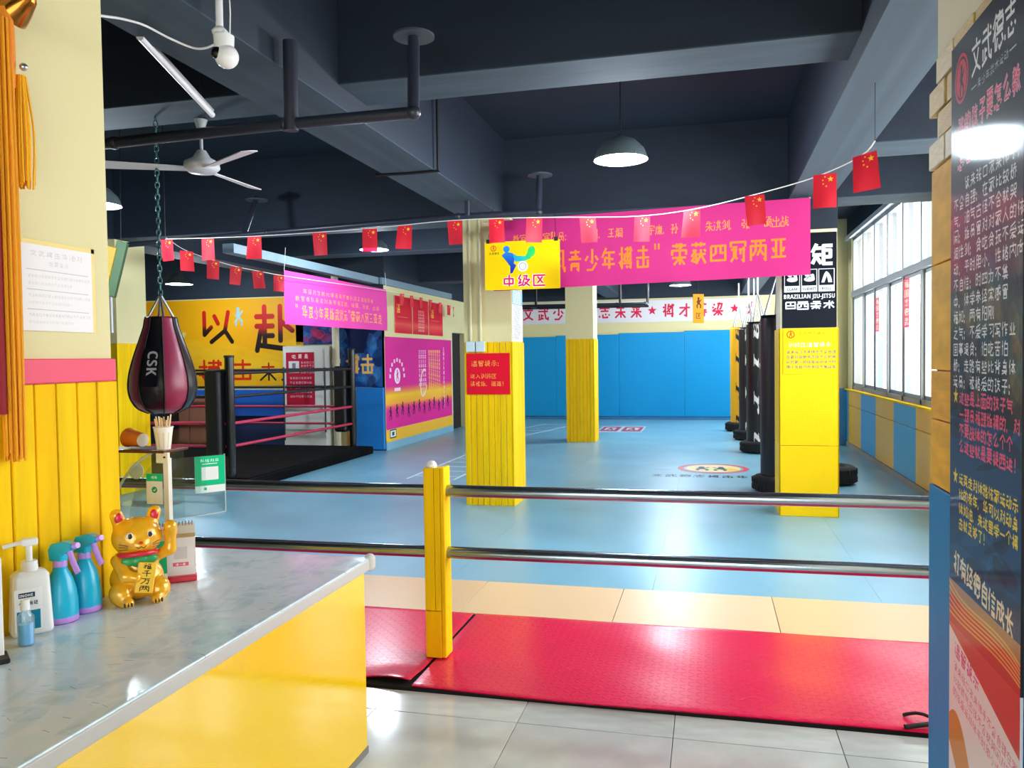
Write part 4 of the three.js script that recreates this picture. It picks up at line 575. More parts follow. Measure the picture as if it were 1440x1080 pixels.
poster('sport_poster', 'black poster with white lettering and three small pictures', 'poster', 0.52, 0.95, canvas(560, 1024, (c, w) => {
  fill(c, '#0d1420', 0, 0, w, 1024); write(c, '矩', 300, 110, 230, 240, '#e8f0f6', { weight: 0.17 }); write(c, '规', 40, 110, 230, 240, '#e8f0f6', { weight: 0.17 });
  for (let i = 0; i < 3; i++) { const x = 22 + i * 176; fill(c, '#e8f0f6', x, 390, 164, 246); fill(c, '#0d1420', x + 8, 398, 148, 170); c.fillStyle = '#dfe8ee'; c.beginPath(); if (i < 2) { c.ellipse(x + 84, 500, 56, 26, 0, 0, 7); c.arc(x + 60, 450, 24, 0, 7); c.arc(x + 116, 460, 18, 0, 7); } else { c.moveTo(x + 30, 540); c.quadraticCurveTo(x + 60, 420, x + 84, 420); c.quadraticCurveTo(x + 130, 450, x + 140, 540); c.lineTo(x + 100, 540); c.lineTo(x + 86, 470); c.lineTo(x + 60, 540); } c.fill(); c.fillStyle = '#0d1420'; c.font = 'bold 40px sans-serif'; c.textAlign = 'center'; c.fillText(['CLAM', 'SUBMIT', 'ROLL'][i], x + 82, 618, 140); }
  c.fillStyle = '#f0f4f8'; c.font = 'bold 62px sans-serif'; c.textAlign = 'center'; c.fillText('BRAZILIAN JIU-JITSU', w / 2, 706, 530); write(c, '巴西柔术', 24, 730, 118, 96, '#eaf2f8', { weight: 0.16, step: 132 });
}), [0.975, 2.39, -8.592], 0, { t: 0.012, back: '#d8d0b8', rough: 0.35 });
poster('rules_sheet', 'yellow printed sheet with a red emblem on the ribbed yellow column', 'notice', 0.52, 0.46, canvas(512, 452, (c) => { fill(c, '#fbcf10', 0, 0, 512, 452); c.strokeStyle = '#d85a1c'; c.lineWidth = 10; c.beginPath(); c.arc(70, 60, 34, 0, 7); c.stroke(); fighter(c, 70, 88, 0.6, '#d85a1c'); write(c, '文武德志搏击', 140, 36, 36, 30, '#c89410', { weight: 0.1, step: 44 }); write(c, '训练区温馨提示', 50, 140, 50, 46, '#fff3d0', { weight: 0.12, step: 58 }); textLines(c, BODY, 30, 218, 34, 32, 12, 4, '#6a5a8a', { weight: 0.11, lead: 1.55 }); }), [0.985, 1.68, -8.578], 0, { t: 0.005, back: '#e6bc08' });
const sb = thing('switch_box', 'pale switch boxes with conduits on the plank-clad column', 'switch box', [-2.53, 0, -8.644]);
for (const x of [-0.065, 0.05]) { mesh('box', rbox(x - 0.05, x + 0.05, 1.725, 1.84, -0.012, 0.04, 0.006, 2), M('#c9dde2', 0.4), sb); mesh('conduit', rod([x, 1.84, 0.006], [x, 3.2, 0.006], 0.016, 12), M('#d9d2a8', 0.5), sb); }

// ---------------------------------------------------------------- punch bags in a row, each standing in a rubber tyre
const bagTex = (base, ink, band) => canvas(512, 1024, (c, w, h) => { fill(c, base, 0, 0, w, h); if (band) fill(c, band, 0, 0, 60, h); c.fillStyle = ink; c.font = 'italic bold 66px serif'; [...'Fairtex'].forEach((l, i) => { c.save(); c.translate(236, 330 + i * 64); c.rotate(Math.PI / 2); c.fillText(l, 0, 0); c.restore(); }); });
function tyre(R, w, parent, name = 'tyre') {
  const pts = []; for (let i = 0; i <= 20; i++) { const a = i / 20 * 2 * Math.PI; pts.push(new THREE.Vector2(R - 0.09 + Math.cos(a) * 0.09 * (Math.cos(a) > 0 ? 1 : 0.9), w / 2 + Math.sign(Math.sin(a)) * Math.pow(Math.abs(Math.sin(a)), 0.6) * w / 2)); }
  const t = mesh(name, new THREE.LatheGeometry(pts, 40), MT.rubber, parent, parent && 'black rubber tyre');
  const blocks = []; for (let i = 0; i < 36; i++) for (const y of [0.3, 0.7]) { const b = new THREE.BoxGeometry(0.012, w * 0.26, R * 0.11); b.translate(R - 0.002, w * y, 0); b.rotateY((i + (y > 0.5 ? 0.5 : 0)) / 36 * 6.283); blocks.push(b); }
  mesh('tread', blocks, MT.rubber, t); return t;
}
function punchBag(label, x, z, r, top, tex, turn, tyreOn = true) {
  const b = thing('punch_bag', label, 'punch bag', [x, 0, z], turn - 2.9), y0 = tyreOn ? 0.12 : 0.02;
  mesh('bag', lathe([[0, y0], [r * 0.9, y0], [r, y0 + 0.04], [r, top - 0.05], [r * 0.94, top], [0, top + 0.01]], 32), P('#ffffff', 0.35, { map: tex }), b);
  for (let i = 0; i < 4; i++) { const a = i * 1.571 + 0.4; mesh('strap', rod([Math.cos(a) * r * 0.85, top - 0.08, Math.sin(a) * r * 0.85], [0, top + 0.5, 0], 0.018, 8, 0.008), i % 2 ? M('#b9bcae', 0.6) : MT.steel, b); }
  mesh('chain', rod([0, top + 0.48, 0], [0, LONG + 0.0, 0], 0.014, 8), MT.steel, b); if (tyreOn) tyre(0.3, 0.2, b);
}
punchBag('black and blue heavy punch bag half hidden by the ribbed yellow column', 0.79, -10.15, 0.2, 2.12, bagTex('#0c1120', '#c8ccd0', '#16337a'), 0.2);
punchBag('black heavy punch bag with white script, second from the ribbed column', 0.79, -14.15, 0.19, 2.2, bagTex('#0d0d12', '#eceae2'), -0.42);
punchBag('black heavy punch bag with white script, third from the ribbed column', 0.74, -16.25, 0.19, 2.18, bagTex('#121016', '#dcd8d0', '#8c1420'), -0.42);
punchBag('yellow heavy punch bag with black script by the far wall', 0.62, -18.1, 0.19, 2.25, bagTex('#f0b012', '#1a1408'), -0.42);
punchBag('dark red heavy punch bag behind the black ones', 0.88, -17.1, 0.19, 2.3, bagTex('#b0182a', '#e0d0c0'), -0.42);
const loose = tyre(0.3, 0.24, null, 'loose_tyre'); loose.position.set(1.5, 0.002, -10.85); tag(loose, 'black rubber tyre lying on the floor behind the ribbed column', 'tyre');

// ---------------------------------------------------------------- floor decals
const decal = (name, label, w, h, cw, ch, draw, x, z) => {   // paint on the floor: the sheet is cut out along the painted shapes
  let mask; const col = canvas(cw, ch, (c) => { draw(c, cw, ch); const d = c.getImageData(0, 0, cw, ch); mask = new Uint8Array(cw * ch * 4); for (let i = 0; i < cw * ch; i++) { const y = ch - 1 - Math.floor(i / cw), k = y * cw + i % cw; mask.fill(d.data[4 * i + 3], 4 * k, 4 * k + 4); mask[4 * k + 3] = 255; } });
  const al = new THREE.DataTexture(mask, cw, ch); al.magFilter = THREE.LinearFilter; al.needsUpdate = true;
  const m = mesh(name, new THREE.PlaneGeometry(w, h), P('#ffffff', 0.35, { map: col, alphaMap: al, transparent: true })); m.rotation.x = -Math.PI / 2; m.position.set(x, 0.0016, z); return tag(m, label, 'floor marking');
};
decal('floor_emblem', 'oval red and yellow club emblem with dark lettering on the blue floor', 1.9, 1.9, 1024, 1024, (c, w, h) => { c.strokeStyle = '#e0485a'; c.lineWidth = 44; c.beginPath(); c.ellipse(w / 2, 360, 250, 250, 0, 0, 7); c.stroke(); c.fillStyle = '#f2e2a0'; c.beginPath(); c.arc(w / 2, 360, 210, 0, 7); c.fill(); c.fillStyle = '#f0d040'; c.beginPath(); c.ellipse(w / 2 + 120, 420, 70, 90, 0, 0, 7); c.fill(); fighter(c, w / 2 - 90, 470, 2.1, '#22303a'); fighter(c, w / 2 + 60, 470, 2.1, '#22303a', -1); write(c, '文武德志搏击俱乐部', 60, 720, 86, 130, '#1c2a40', { weight: 0.14, step: 102 }); fill(c, '#d06a80', 60, 470, 130, 12); fill(c, '#d06a80', 840, 470, 130, 12); }, 0.04, -11.75);
decal('floor_emblem', 'two red and white emblem panels on the blue floor by the back wall', 1.0, 1.5, 512, 512, (c) => { fill(c, '#cfe0e8', 0, 0, 512, 512); fill(c, '#b8344a', 20, 60, 210, 390); fill(c, '#b8344a', 270, 60, 220, 390); fill(c, '#eee6e6', 60, 140, 120, 200); fill(c, '#eee6e6', 310, 140, 140, 180); fighter(c, 120, 330, 1.6, '#5a2030'); fighter(c, 380, 320, 1.6, '#5a2030', -1); }, -1.95, -18.3);
const line = (name, label, segs) => { const t = thing(name, label, 'floor marking', [0, 0.001, 0]); for (const [a, b, c, d] of segs) { const L = Math.hypot(c - a, d - b), g = new THREE.BoxGeometry(L, 0.002, 0.04); const m = mesh('line', g, M('#cfe2ea', 0.5), t); m.position.set((a + c) / 2, 0, -(b + d) / 2); m.rotation.y = Math.atan2(d - b, c - a); } };
const lad = [[-4.08, 10.4, -4.08, 13.3], [-3.4, 10.4, -3.4, 13.3]]; for (let i = 0; i < 6; i++) lad.push([-4.08, 10.7 + i * 0.5, -3.4, 10.7 + i * 0.5]); line('ladder_marking', 'white agility ladder lines on the blue floor beside the plank-clad column', lad);
const lad2 = [[-4.7, 16.2, -4.0, 19.6], [-3.9, 16.2, -3.2, 19.6]]; for (let i = 0; i < 4; i++) lad2.push([-4.6 + i * 0.2, 17 + i * 0.8, -3.7 + i * 0.2, 17 + i * 0.8]); line('ladder_marking', 'white agility lines on the blue floor near the wide blue wall pad', lad2);

// ---------------------------------------------------------------- far wall: blue pad, lettered banner, hanging bar frame
const pad = thing('wall_pad', 'wide blue padded sheet covering the lower far wall', 'wall pad', [0, 0, -BACK]);
const padMat = P('#0c92ce', 0.42, { specularIntensity: 0.4, bumpMap: bumpFine, bumpScale: 0.0008 });
for (let k = 0; k < 4; k++) { const a = LX + 0.05 + k * 1.68; mesh('pad_panel', rbox(a, a + 1.677, 0.075, 2.2 + k * 0.03, 0.001, 0.06, 0.01, 2), padMat, pad); }
const slogan = canvas(2048, 168, (c, w, h) => { fill(c, '#e3dfe2', 0, 0, w, h); write(c, '文武少年德志未来★将才栋梁★为国', 183, 26, 92, 110, '#d8204a', { weight: 0.14, step: 128 }); });
poster('slogan_banner', 'long white banner with red lettering and stars on the far wall', 'banner', 6.6, 0.56, slogan, [-2.18, 2.82, -BACK + 0.02], 0.0, { t: 0.01 });
const rig = thing('bar_frame', 'black pipe frame hanging from the ceiling before the lettered banner', 'pull-up bar', [0, 0, -17]);
mesh('bar', [rod([-4.6, 2.73, 0], [-1.23, 2.7, 0], 0.03), rod([-4.6, 2.73, 0.7], [-1.23, 2.7, 0.7], 0.03)], MT.black, rig); for (const x of [-4.5, -3.63, -1.82, -1.25]) mesh('hanger', [rod([x, 2.72, 0], [x, SLAB, 0], 0.028), rod([x, 2.72, 0], [x, 2.72, 0.7], 0.025)], MT.black, rig);

// ---------------------------------------------------------------- left wall posters
poster('wall_poster', 'magenta and yellow club poster with a white emblem beside the blue pad', 'poster', 3.85, 1.7, canvas(1536, 680, (c, w, h) => {
  fill(c, '#dd2a92', 0, 0, w, h); c.fillStyle = grad(c, 0, 360, 0, 540, [0, 'rgba(250,200,40,0)'], [0.4, '#f6c62c'], [0.75, '#f4a83a'], [1, 'rgba(230,80,120,.4)']); c.fillRect(0, 360, w, 180);
  c.fillStyle = '#f4e2f0'; c.beginPath(); c.ellipse(230, 290, 60, 60, 0, 0, 7); c.fill(); fighter(c, 230, 330, 0.9, '#dd2a92'); for (let i = 0; i < 9; i++) { const a = Math.PI * (1 + i / 8); c.fillStyle = '#f4d0e8'; c.fillRect(230 + Math.cos(a) * 140 - 14, 290 + Math.sin(a) * 120 - 14, 28, 28); } fill(c, '#f4e2f0', 170, 380, 120, 24);
  for (let i = 0; i < 4; i++) write(c, '文武少年志未来将才栋梁'.slice(0, 8 + i % 3), 690 + i * 46, 90, 34, 34, '#f2dcf0', { weight: 0.11, down: true, step: 38 }); for (let i = 0; i < 6; i++) write(c, '德志未来将才栋梁为国荣获冠', 920 + i * 52, 90, 40, 34, '#f7c044', { weight: 0.12, down: true, step: 30 + i }); write(c, '全国青少年搏击教学示范训练', 1300, 60, 34, 36, '#f0d8ec', { weight: 0.11, down: true, step: 42 }); c.strokeStyle = '#f3d6c0'; c.lineWidth = 18; c.beginPath(); c.ellipse(800, 360, 70, 110, 0.3, 0, 5); c.stroke();
  for (let i = 0; i < 12; i++) fighter(c, 90 + i * 120, 610 - (i % 3) * 12, 1.0, '#3a1030', i % 2 ? 1 : -1);
}), [LX + 0.012, 1.22, -15.5], Math.PI / 2, { t: 0.01, back: '#f0dfb0' });
for (let i = 0; i < 3; i++) poster('red_board', ['red party board with golden lines, first beside the pink banner', 'red board with white vertical lettering, middle one above the magenta poster', 'red board with a golden emblem, last before the dark doorway'][i], 'notice', 0.9, 0.7, canvas(256, 200, (c) => { c.fillStyle = grad(c, 0, 0, 0, 200, [0, '#d81e34'], [0.6, '#e0203a'], [0.75, '#ee5a50'], [1, '#d81830']); c.fillRect(0, 0, 256, 200); if (i === 1) for (let k = 0; k < 4; k++) write(c, '志未来将才栋梁', 90 + k * 26, 60, 20, 16, '#f4d8d0', { weight: 0.12, down: true, step: 18 }); else { write(c, i ? '党' : '七', i ? 40 : 30, 40, 50, 54, '#f0c040', { weight: 0.13 }); fill(c, '#e88a4a', 40, 110, 150, 3); } }), [LX + 0.012, 2.5, -14.52 - i * 0.94], Math.PI / 2, { t: 0.01, back: '#f0dfb0' });
poster('small_sign', 'small dark green and white sign low under the magenta poster', 'sign', 0.3, 0.16, canvas(128, 72, (c) => { fill(c, '#1d4a3a', 0, 0, 128, 72); fill(c, '#e8f0ea', 10, 10, 108, 52); fill(c, '#1d4a3a', 40, 20, 48, 32); }), [LX + 0.014, 0.28, -13.9], Math.PI / 2, { t: 0.008 });

// ---------------------------------------------------------------- boxing ring and its corner
const ring = thing('boxing_ring', 'black boxing ring with padded posts and four ropes beside the training floor', 'boxing ring', [0, 0, 0]);
const RX0 = -10.2, RX1 = -5.76, RZ0 = -9.2, RZ1 = -13.12;
mesh('platform', rbox(RX0, RX1, 0.002, 0.13, RZ1, RZ0, 0.02, 2), P('#050507', 0.9, { specularIntensity: 0.2 }), ring); mesh('canvas_floor', rbox(RX0 + 0.06, RX1 - 0.06, 0.13, 0.14, RZ1 + 0.06, RZ0 - 0.06, 0.004, 1), P('#060709', 0.95, { specularIntensity: 0.2 }), ring);
const corners = [[-6.1, -9.32, 1.72], [-6.08, -12.98, 1.84], [-9.95, -12.98, 1.84], [-9.95, -9.32, 1.72]];
corners.forEach(([x, z, h]) => { const p = mesh('post', rod([x, 0.13, z], [x, h, z], 0.06, 20), MT.blackGloss, ring); mesh('post_cap', new THREE.CylinderGeometry(0.066, 0.066, 0.03, 20).translate(x, h, z), MT.black, p); mesh('corner_pad', rbox(x + (x < -8 ? 0.07 : -0.3), x + (x < -8 ? 0.3 : -0.07), 0.4, 1.55, z - 0.14, z + 0.14, 0.05, 3), M('#0b0b0e', 0.5), ring); });
[[1.5, '#16090c'], [1.19, '#0d0d10'], [0.84, '#c02a50'], [0.54, '#b8284a']].forEach(([y, col]) => corners.forEach(([x, z], i) => { const [x2, z2] = corners[(i + 1) % 4]; mesh('rope', rod([x, y, z], [x2, y, z2], 0.021, 10), M(col, 0.55), ring, y < 1 ? 'dark red rope' : undefined); }));
for (const [x, z] of [[-6.1, -10.7], [-6.1, -12.0], [-7.5, -9.32], [-8.7, -9.32], [-7.4, -12.98], [-8.7, -12.98]]) mesh('rope_tie', rod([x, 0.48, z], [x, 1.54, z], 0.014, 8), M('#24262c', 0.6), ring);
for (const y of [1.5, 1.19, 0.84, 0.54]) corners.forEach(([x, z]) => mesh('turnbuckle', rod([x - Math.sign(x + 8) * 0.06, y, z], [x - Math.sign(x + 8) * 0.2, y, z + (z < -11 ? 0.1 : -0.1)], 0.018, 8), MT.steel, ring));
// recess wall: yellow calligraphy poster, blue posters, pads, cabinet
poster('wall_poster', 'wide yellow poster with red and black brush lettering behind the boxing ring', 'poster', 4.2, 1.68, canvas(2048, 820, (c, w, h) => {
  fill(c, '#e9a410', 0, 0, w, h); c.fillStyle = '#f2c22c'; for (let i = 0; i < 40; i++) { c.globalAlpha = 0.25; c.beginPath(); c.ellipse(rr(0, w), rr(420, h), rr(80, 300), rr(40, 120), 0, 0, 7); c.fill(); } c.globalAlpha = 1; c.fillStyle = '#f3e2a0'; c.beginPath(); c.ellipse(330, 520, 190, 120, 0, 0, 7); c.fill();
  const rb = (y0, y1) => grad(c, 0, y0, 0, y1, [0, '#d8201c'], [0.5, '#b01c18'], [0.65, '#2a1410'], [1, '#181010']);
  write(c, '拳', 40, 60, 330, 340, '#cf1f1c', { weight: 0.16, cap: 'round' }); write(c, '以', 980, 70, 360, 340, rb(70, 410), { weight: 0.12, cap: 'round' }); write(c, '赴', 1560, 60, 400, 440, rb(60, 500), { weight: 0.12, cap: 'round' }); write(c, '搏击', 960, 560, 250, 190, '#cf2a14', { weight: 0.12, step: 330, cap: 'round' }); write(c, '未来', 1600, 590, 170, 170, rb(560, 760), { weight: 0.1, step: 220, cap: 'round' });
  fighter(c, 1390, 240, 1.7, '#9fc4c8'); fighter(c, 700, 640, 4.4, '#e0c878'); fighter(c, 660, 600, 3.4, '#2a1c10'); fighter(c, 130, 690, 2.2, '#2a1c10'); c.strokeStyle = '#6a8a7c'; c.lineWidth = 16; c.beginPath(); c.moveTo(190, 470); c.quadraticCurveTo(280, 560, 420, 560); c.stroke();
}), [-9.42, 2.0, -REC + 0.018], 0, { t: 0.012, back: '#c88a10' });
const glove = (seedCol, txt) => canvas(512, 512, (c, w, h) => { fill(c, '#173a7c', 0, 0, w, h); for (let i = 0; i < 40; i++) { c.fillStyle = ['rgba(60,150,220,.3)', 'rgba(10,20,60,.4)', seedCol][i % 3]; c.beginPath(); c.ellipse(rr(0, w), rr(0, h), rr(20, 90), rr(20, 110), rr(0, 3), 0, 7); c.fill(); } if (txt) { c.fillStyle = '#12204c'; c.beginPath(); c.moveTo(100, 0); c.lineTo(400, 0); c.lineTo(310, 230); c.lineTo(200, 230); c.fill(); write(c, '搏击', 120, 240, 140, 160, '#f0b860', { weight: 0.15, step: 160, cap: 'round' }); } });
poster('wall_poster', 'dark blue fighter poster with golden brush lettering in the ring recess', 'poster', 0.92, 1.12, glove('rgba(120,180,220,.25)', true), [-6.22, 1.72, -REC + 0.018], 0, { t: 0.012, back: '#173a7c' });
poster('wall_poster', 'blue and red abstract poster above the white cabinet', 'poster', 0.84, 0.7, glove('rgba(220,40,90,.5)', false), [-7.05, 2.3, -REC + 0.018], 0, { t: 0.012, back: '#173a7c' });
tag(mesh('wall_pad', rbox(-6.26, LX - 0.005, 0.02, 1.15, -REC + 0.001, -REC + 0.08, 0.012, 2), P('#1876c4', 0.4)), 'upright blue pad at the end of the ring recess', 'wall pad');
for (let i = 0; i < 3; i++) tag(mesh('wall_pad', rbox(-11.6 + i * 1.34, -11.6 + i * 1.34 + 1.33, 0.62, 1.12, -REC + 0.012, -REC + 0.09, 0.014, 2), P('#1a5fc0', 0.4)), 'blue pad on the wall under the yellow poster', 'wall pad', 'blue pads under the yellow poster');
const cab = thing('white_cabinet', 'white cabinet with a red notice on its front behind the boxing ring', 'cabinet', [-7.15, 0, -REC + 0.24]);
mesh('body', rbox(-0.42, 0.42, 0.02, 1.92, -0.2, 0.1, 0.01, 2), M('#d9ddd6', 0.45), cab); mesh('door', rbox(-0.38, 0.38, 0.75, 1.86, 0.1, 0.125, 0.008, 2), M('#e6e8e2', 0.4), cab); mesh('drawer', rbox(-0.38, 0.38, 0.4, 0.72, 0.1, 0.13, 0.008, 2), M('#dfe4e0', 0.4), cab);
const cn = sheet('notice', 0.56, 0.95, canvas(320, 540, (c) => { fill(c, '#c01c3c', 0, 0, 320, 540); write(c, '收费表', 70, 20, 44, 44, '#f4e4e4', { weight: 0.14, step: 70 }); fill(c, '#eceaf0', 30, 90, 120, 120); fill(c, '#8a8090', 70, 110, 40, 80); textLines(c, BODY, 168, 92, 28, 26, 5, 4, '#f0d0d4', { weight: 0.1, lead: 1.3 }); textLines(c, BODY, 40, 250, 28, 28, 8, 5, '#f0d0d4', { weight: 0.1, lead: 1.7 }); }), { t: 0.004, back: '#c01c3c' }, cab, 'red printed notice'); cn.position.set(-0.06, 1.33, 0.129);
tag(mesh('drain_pipe', [rod([-6.62, 0, -REC + 0.12], [-6.62, LONG + 0.0, -REC + 0.12], 0.065, 20), rod([-6.62, 1.6, -REC + 0.12], [-6.62, 1.68, -REC + 0.12], 0.075, 20)], MT.creamFlat), 'cream drain pipe on the recess wall beside the blue poster', 'pipe');
tag(mesh('plank', rbox(-6.46, -6.34, 0.02, 1.2, -REC + 0.01, -REC + 0.05, 0.004, 1), M('#d08434', 0.6)), 'orange wooden board leaning beside the drain pipe', 'board');
const chest = thing('wooden_chest', 'brown wooden cabinet behind the boxing ring', 'cabinet', [-9.5, 0, -REC + 0.32]); mesh('body', rbox(-0.5, 0.5, 0.02, 1.02, -0.2, 0.08, 0.01, 2), M('#8a5a44', 0.6), chest); for (const s of [-1, 1]) mesh('door', rbox(s * 0.25 - 0.235, s * 0.25 + 0.235, 0.06, 0.98, 0.08, 0.1, 0.006, 1), M('#96644c', 0.55), chest);
// picture, panel and frames by the ring column
const pic = thing('framed_picture', 'white framed picture on the column beside the boxing ring', 'picture', [-7.42, 2.35, -8.55]); mesh('frame', rbox(-0.2, 0.2, -0.32, 0.32, -0.02, 0.015, 0.006, 1), MT.white, pic); const pp = sheet('print', 0.28, 0.5, canvas(64, 110, (c) => { fill(c, '#3a1e1c', 0, 0, 64, 110); fill(c, '#9a7a70', 0, 64, 64, 14); fill(c, '#5a5a50', 0, 78, 64, 32); }), { t: 0.002 }, pic); pp.position.z = 0.017;
const olive = thing('tilted_pad', 'tilted olive-green pad hanging near the ceiling beside the ring', 'pad', [-5.95, 2.64, -7.05], 0.5); const op = mesh('pad', rbox(-0.14, 0.02, -0.26, 0.2, -0.05, 0.05, 0.012, 2), M('#a98a20', 0.6), olive, 'olive-yellow pad'); op.rotation.z = -0.24; const og = mesh('backing', rbox(0.0, 0.1, -0.3, 0.28, -0.08, 0.02, 0.008, 2), M('#3a5a34', 0.6), olive, 'dark green backing'); og.rotation.z = -0.24; mesh('cord', rod([0.1, 0.26, 0], [0.12, SLAB - 2.64, 0], 0.004, 6), MT.black, olive);

// pear-shaped bag on a chain
const pear = thing('pear_bag', 'pear-shaped black and maroon punch bag on a chain over the counter side', 'punch bag', [-3.66, 0, -4.8], 0.44);
{
  const prof = [[0, 1.3], [0.09, 1.305], [0.16, 1.34], [0.2, 1.4], [0.216, 1.47], [0.21, 1.56], [0.18, 1.68], [0.14, 1.8], [0.108, 1.9], [0.1, 1.95], [0.095, 1.965], [0, 1.97]], n = 8;
  for (let k = 0; k < n; k++) { const g = new THREE.LatheGeometry(prof.map(([r, y]) => new THREE.Vector2(r, y)), 10, k / n * 6.2832 + 0.25, 6.2832 / n); mesh('leather_panel', g, P(k % 2 ? '#15131c' : '#8e2a4c', 0.32), pear, k % 2 ? 'black leather panel' : 'maroon leather panel'); }
  for (let k = 0; k < n; k++) { const a = k / n * 6.2832 + 0.25, pts = prof.slice(1, -1).map(([r, y]) => [Math.sin(a) * (r + 0.002), y, Math.cos(a) * (r + 0.002)]); mesh('seam', tube(pts, 0.006, 30, 6), MT.black, pear); }
  const a0 = 0.25 + 7.5 / n * 6.2832 - 0.0, logo = sheet('brand_mark', 0.1, 0.27, canvas(128, 320, (c) => { fill(c, '#15131c', 0, 0, 128, 320); c.save(); c.translate(30, 20); c.rotate(Math.PI / 2); c.fillStyle = '#b8bcc4'; c.font = 'bold 116px sans-serif'; c.fillText('CSK', 0, 0, 280); c.restore(); }), { t: 0.002, back: '#15131c' }, pear, 'grey lettered patch'); logo.position.set(Math.sin(a0) * 0.204, 1.62, Math.cos(a0) * 0.204); logo.rotation.set(-0.3, a0, 0, 'YXZ');
  for (let k = 0; k < 4; k++) { const a = k * 1.571 + 0.4; mesh('hanger', rod([Math.sin(a) * 0.085, 1.955, Math.cos(a) * 0.085], [0, 2.12, 0], 0.008, 8), MT.steel, pear); }
  for (let k = 0; k < 30; k++) { const l = new THREE.TorusGeometry(0.018, 0.005, 6, 12); l.scale(0.75, 1.35, 1); if (k % 2) l.rotateY(Math.PI / 2); l.translate(0, 2.13 + k * 0.041, 0); mesh('chain_link', l, M('#3a6a66', 0.4, { metalness: 0.5 }), pear); }
}

// ---------------------------------------------------------------- ceiling fixtures
function lamp(label, x, y, z, r = 0.21, topY = SLAB) {
  const l = thing('pendant_lamp', label, 'lamp', [x, y, z], 0, 'round pendant lamps');
  mesh('shade', lathe([[0.0, r * 0.92], [0.03, r * 0.92], [0.045, r * 0.84], [r * 0.55, r * 0.7], [r * 0.86, r * 0.38], [r, 0.0], [r * 0.985, 0.0], [r * 0.84, r * 0.37], [r * 0.53, r * 0.68], [0.03, r * 0.82]], 40), M('#5f7076', 0.4, { side: THREE.DoubleSide }), l, 'grey bell shade');
  mesh('bulb', new THREE.SphereGeometry(r * 0.36, 20, 14).translate(0, r * 0.3, 0), M('#ffffff', 0.5, { emissive: lampColor, emissiveIntensity: 3 }), l, 'glowing bulb');
  mesh('diffuser', lathe([[0, 0.012], [r * 0.97, 0.012], [r * 0.97, 0.016], [0, 0.016]], 36), M('#f4fbff', 0.9, { emissive: lampColor, emissiveIntensity: 9 }), l, 'bright frosted disc');
  mesh('cord', rod([0, r * 0.9, 0], [0, topY - y, 0], 0.005, 8), MT.black, l);
  const p = new THREE.PointLight(lampColor, LAMP, 0, 2); p.name = 'pendant_light'; p.position.set(0, -0.03, 0); p.castShadow = true; p.shadow.radius = 6; l.add(p);
}
lamp('pendant lamp with a grey bell shade before the large magenta banner', -0.66, 3.17, -6.3);
lamp('pendant lamp half hidden by the cream pillar', -5.2, 3.03, -6.0);
lamp('pendant lamp over the boxing ring before the yellow poster', -8.7, 2.97, -11.9, 0.22);
lamp('pendant lamp behind the flags beside the pink banner', -4.5, 3.17, -10.4, 0.2);
lamp('pendant lamp under the large magenta banner over the far training floor', -0.85, 3.12, -16.0, 0.22); lamp('pendant lamp by the far wall beside the hanging bar frame', -0.62, 3.2, -18.2, 0.24);
// ceiling fan
const fan = thing('ceiling_fan', 'white three-bladed ceiling fan under the cross beam', 'fan', [-3.4, 2.98, -4.93]);
mesh('rod', [rod([0, 0.08, 0], [0, 0.35, 0], 0.011), new THREE.CylinderGeometry(0.045, 0.02, 0.08, 20).translate(0, 0.3, 0)], M('#b9c6cc', 0.4), fan); mesh('motor', lathe([[0, -0.03], [0.09, -0.02], [0.12, 0.01], [0.115, 0.05], [0.06, 0.08], [0.03, 0.13], [0, 0.13]], 32), M('#d8dce0', 0.35), fan);
for (const a of [1.57, 3.665, 5.76]) { const s = new THREE.Shape(); s.moveTo(0.1, -0.035); s.lineTo(0.66, -0.06); s.quadraticCurveTo(0.7, 0, 0.66, 0.06); s.lineTo(0.1, 0.035); const g = new THREE.ExtrudeGeometry(s, { depth: 0.006, bevelEnabled: false }); g.rotateX(-Math.PI / 2 + 0.2); g.rotateY(a); mesh('blade', g, M('#dfe0e4', 0.4), fan); }
// unlit tube batten
const bat = thing('tube_light', 'unlit white tube batten hanging under the ceiling by the cream pillar', 'lamp'); mesh('tube', rod([-2.62, 3.2, -3.34], [-3.02, 3.2, -4.5], 0.018, 14), M('#e6e8ea', 0.35), bat); mesh('housing', rod([-2.62, 3.225, -3.34], [-3.02, 3.225, -4.5], 0.014, 4), M('#c9cdd0', 0.4), bat); for (const [x, z] of [[-2.7, -3.57], [-2.94, -4.27]]) mesh('hanger', rod([x, 3.22, z], [x, SLAB, z], 0.004, 6), MT.black, bat);
// security camera on a white pole
const sc = thing('security_camera', 'white dome security camera hanging on a white pole with a cable', 'camera', [-2.08, 3.0, -3.2]);
mesh('pole', rod([-0.02, 0.13, 0], [-0.02, SLAB - 3.0, 0], 0.016, 14), MT.white, sc); mesh('bracket', lathe([[0, 0.1], [0.03, 0.1], [0.035, 0.115], [0.015, 0.135], [0, 0.135]], 20).translate(-0.02, 0, 0), MT.white, sc); mesh('housing', [new THREE.CylinderGeometry(0.045, 0.042, 0.06, 24).translate(0, 0.06, 0), rbox(-0.02, 0.02, 0.08, 0.11, -0.02, 0.02, 0.005, 2)], MT.whiteGloss, sc); const dome = mesh('head', new THREE.SphereGeometry(0.052, 24, 18).translate(0.012, 0.0, 0), MT.whiteGloss, sc); mesh('lens', new THREE.SphereGeometry(0.026, 16, 12).scale(1, 1, 0.6).translate(-0.012, 0.006, 0.04), MT.blackGloss, dome, 'dark lens');
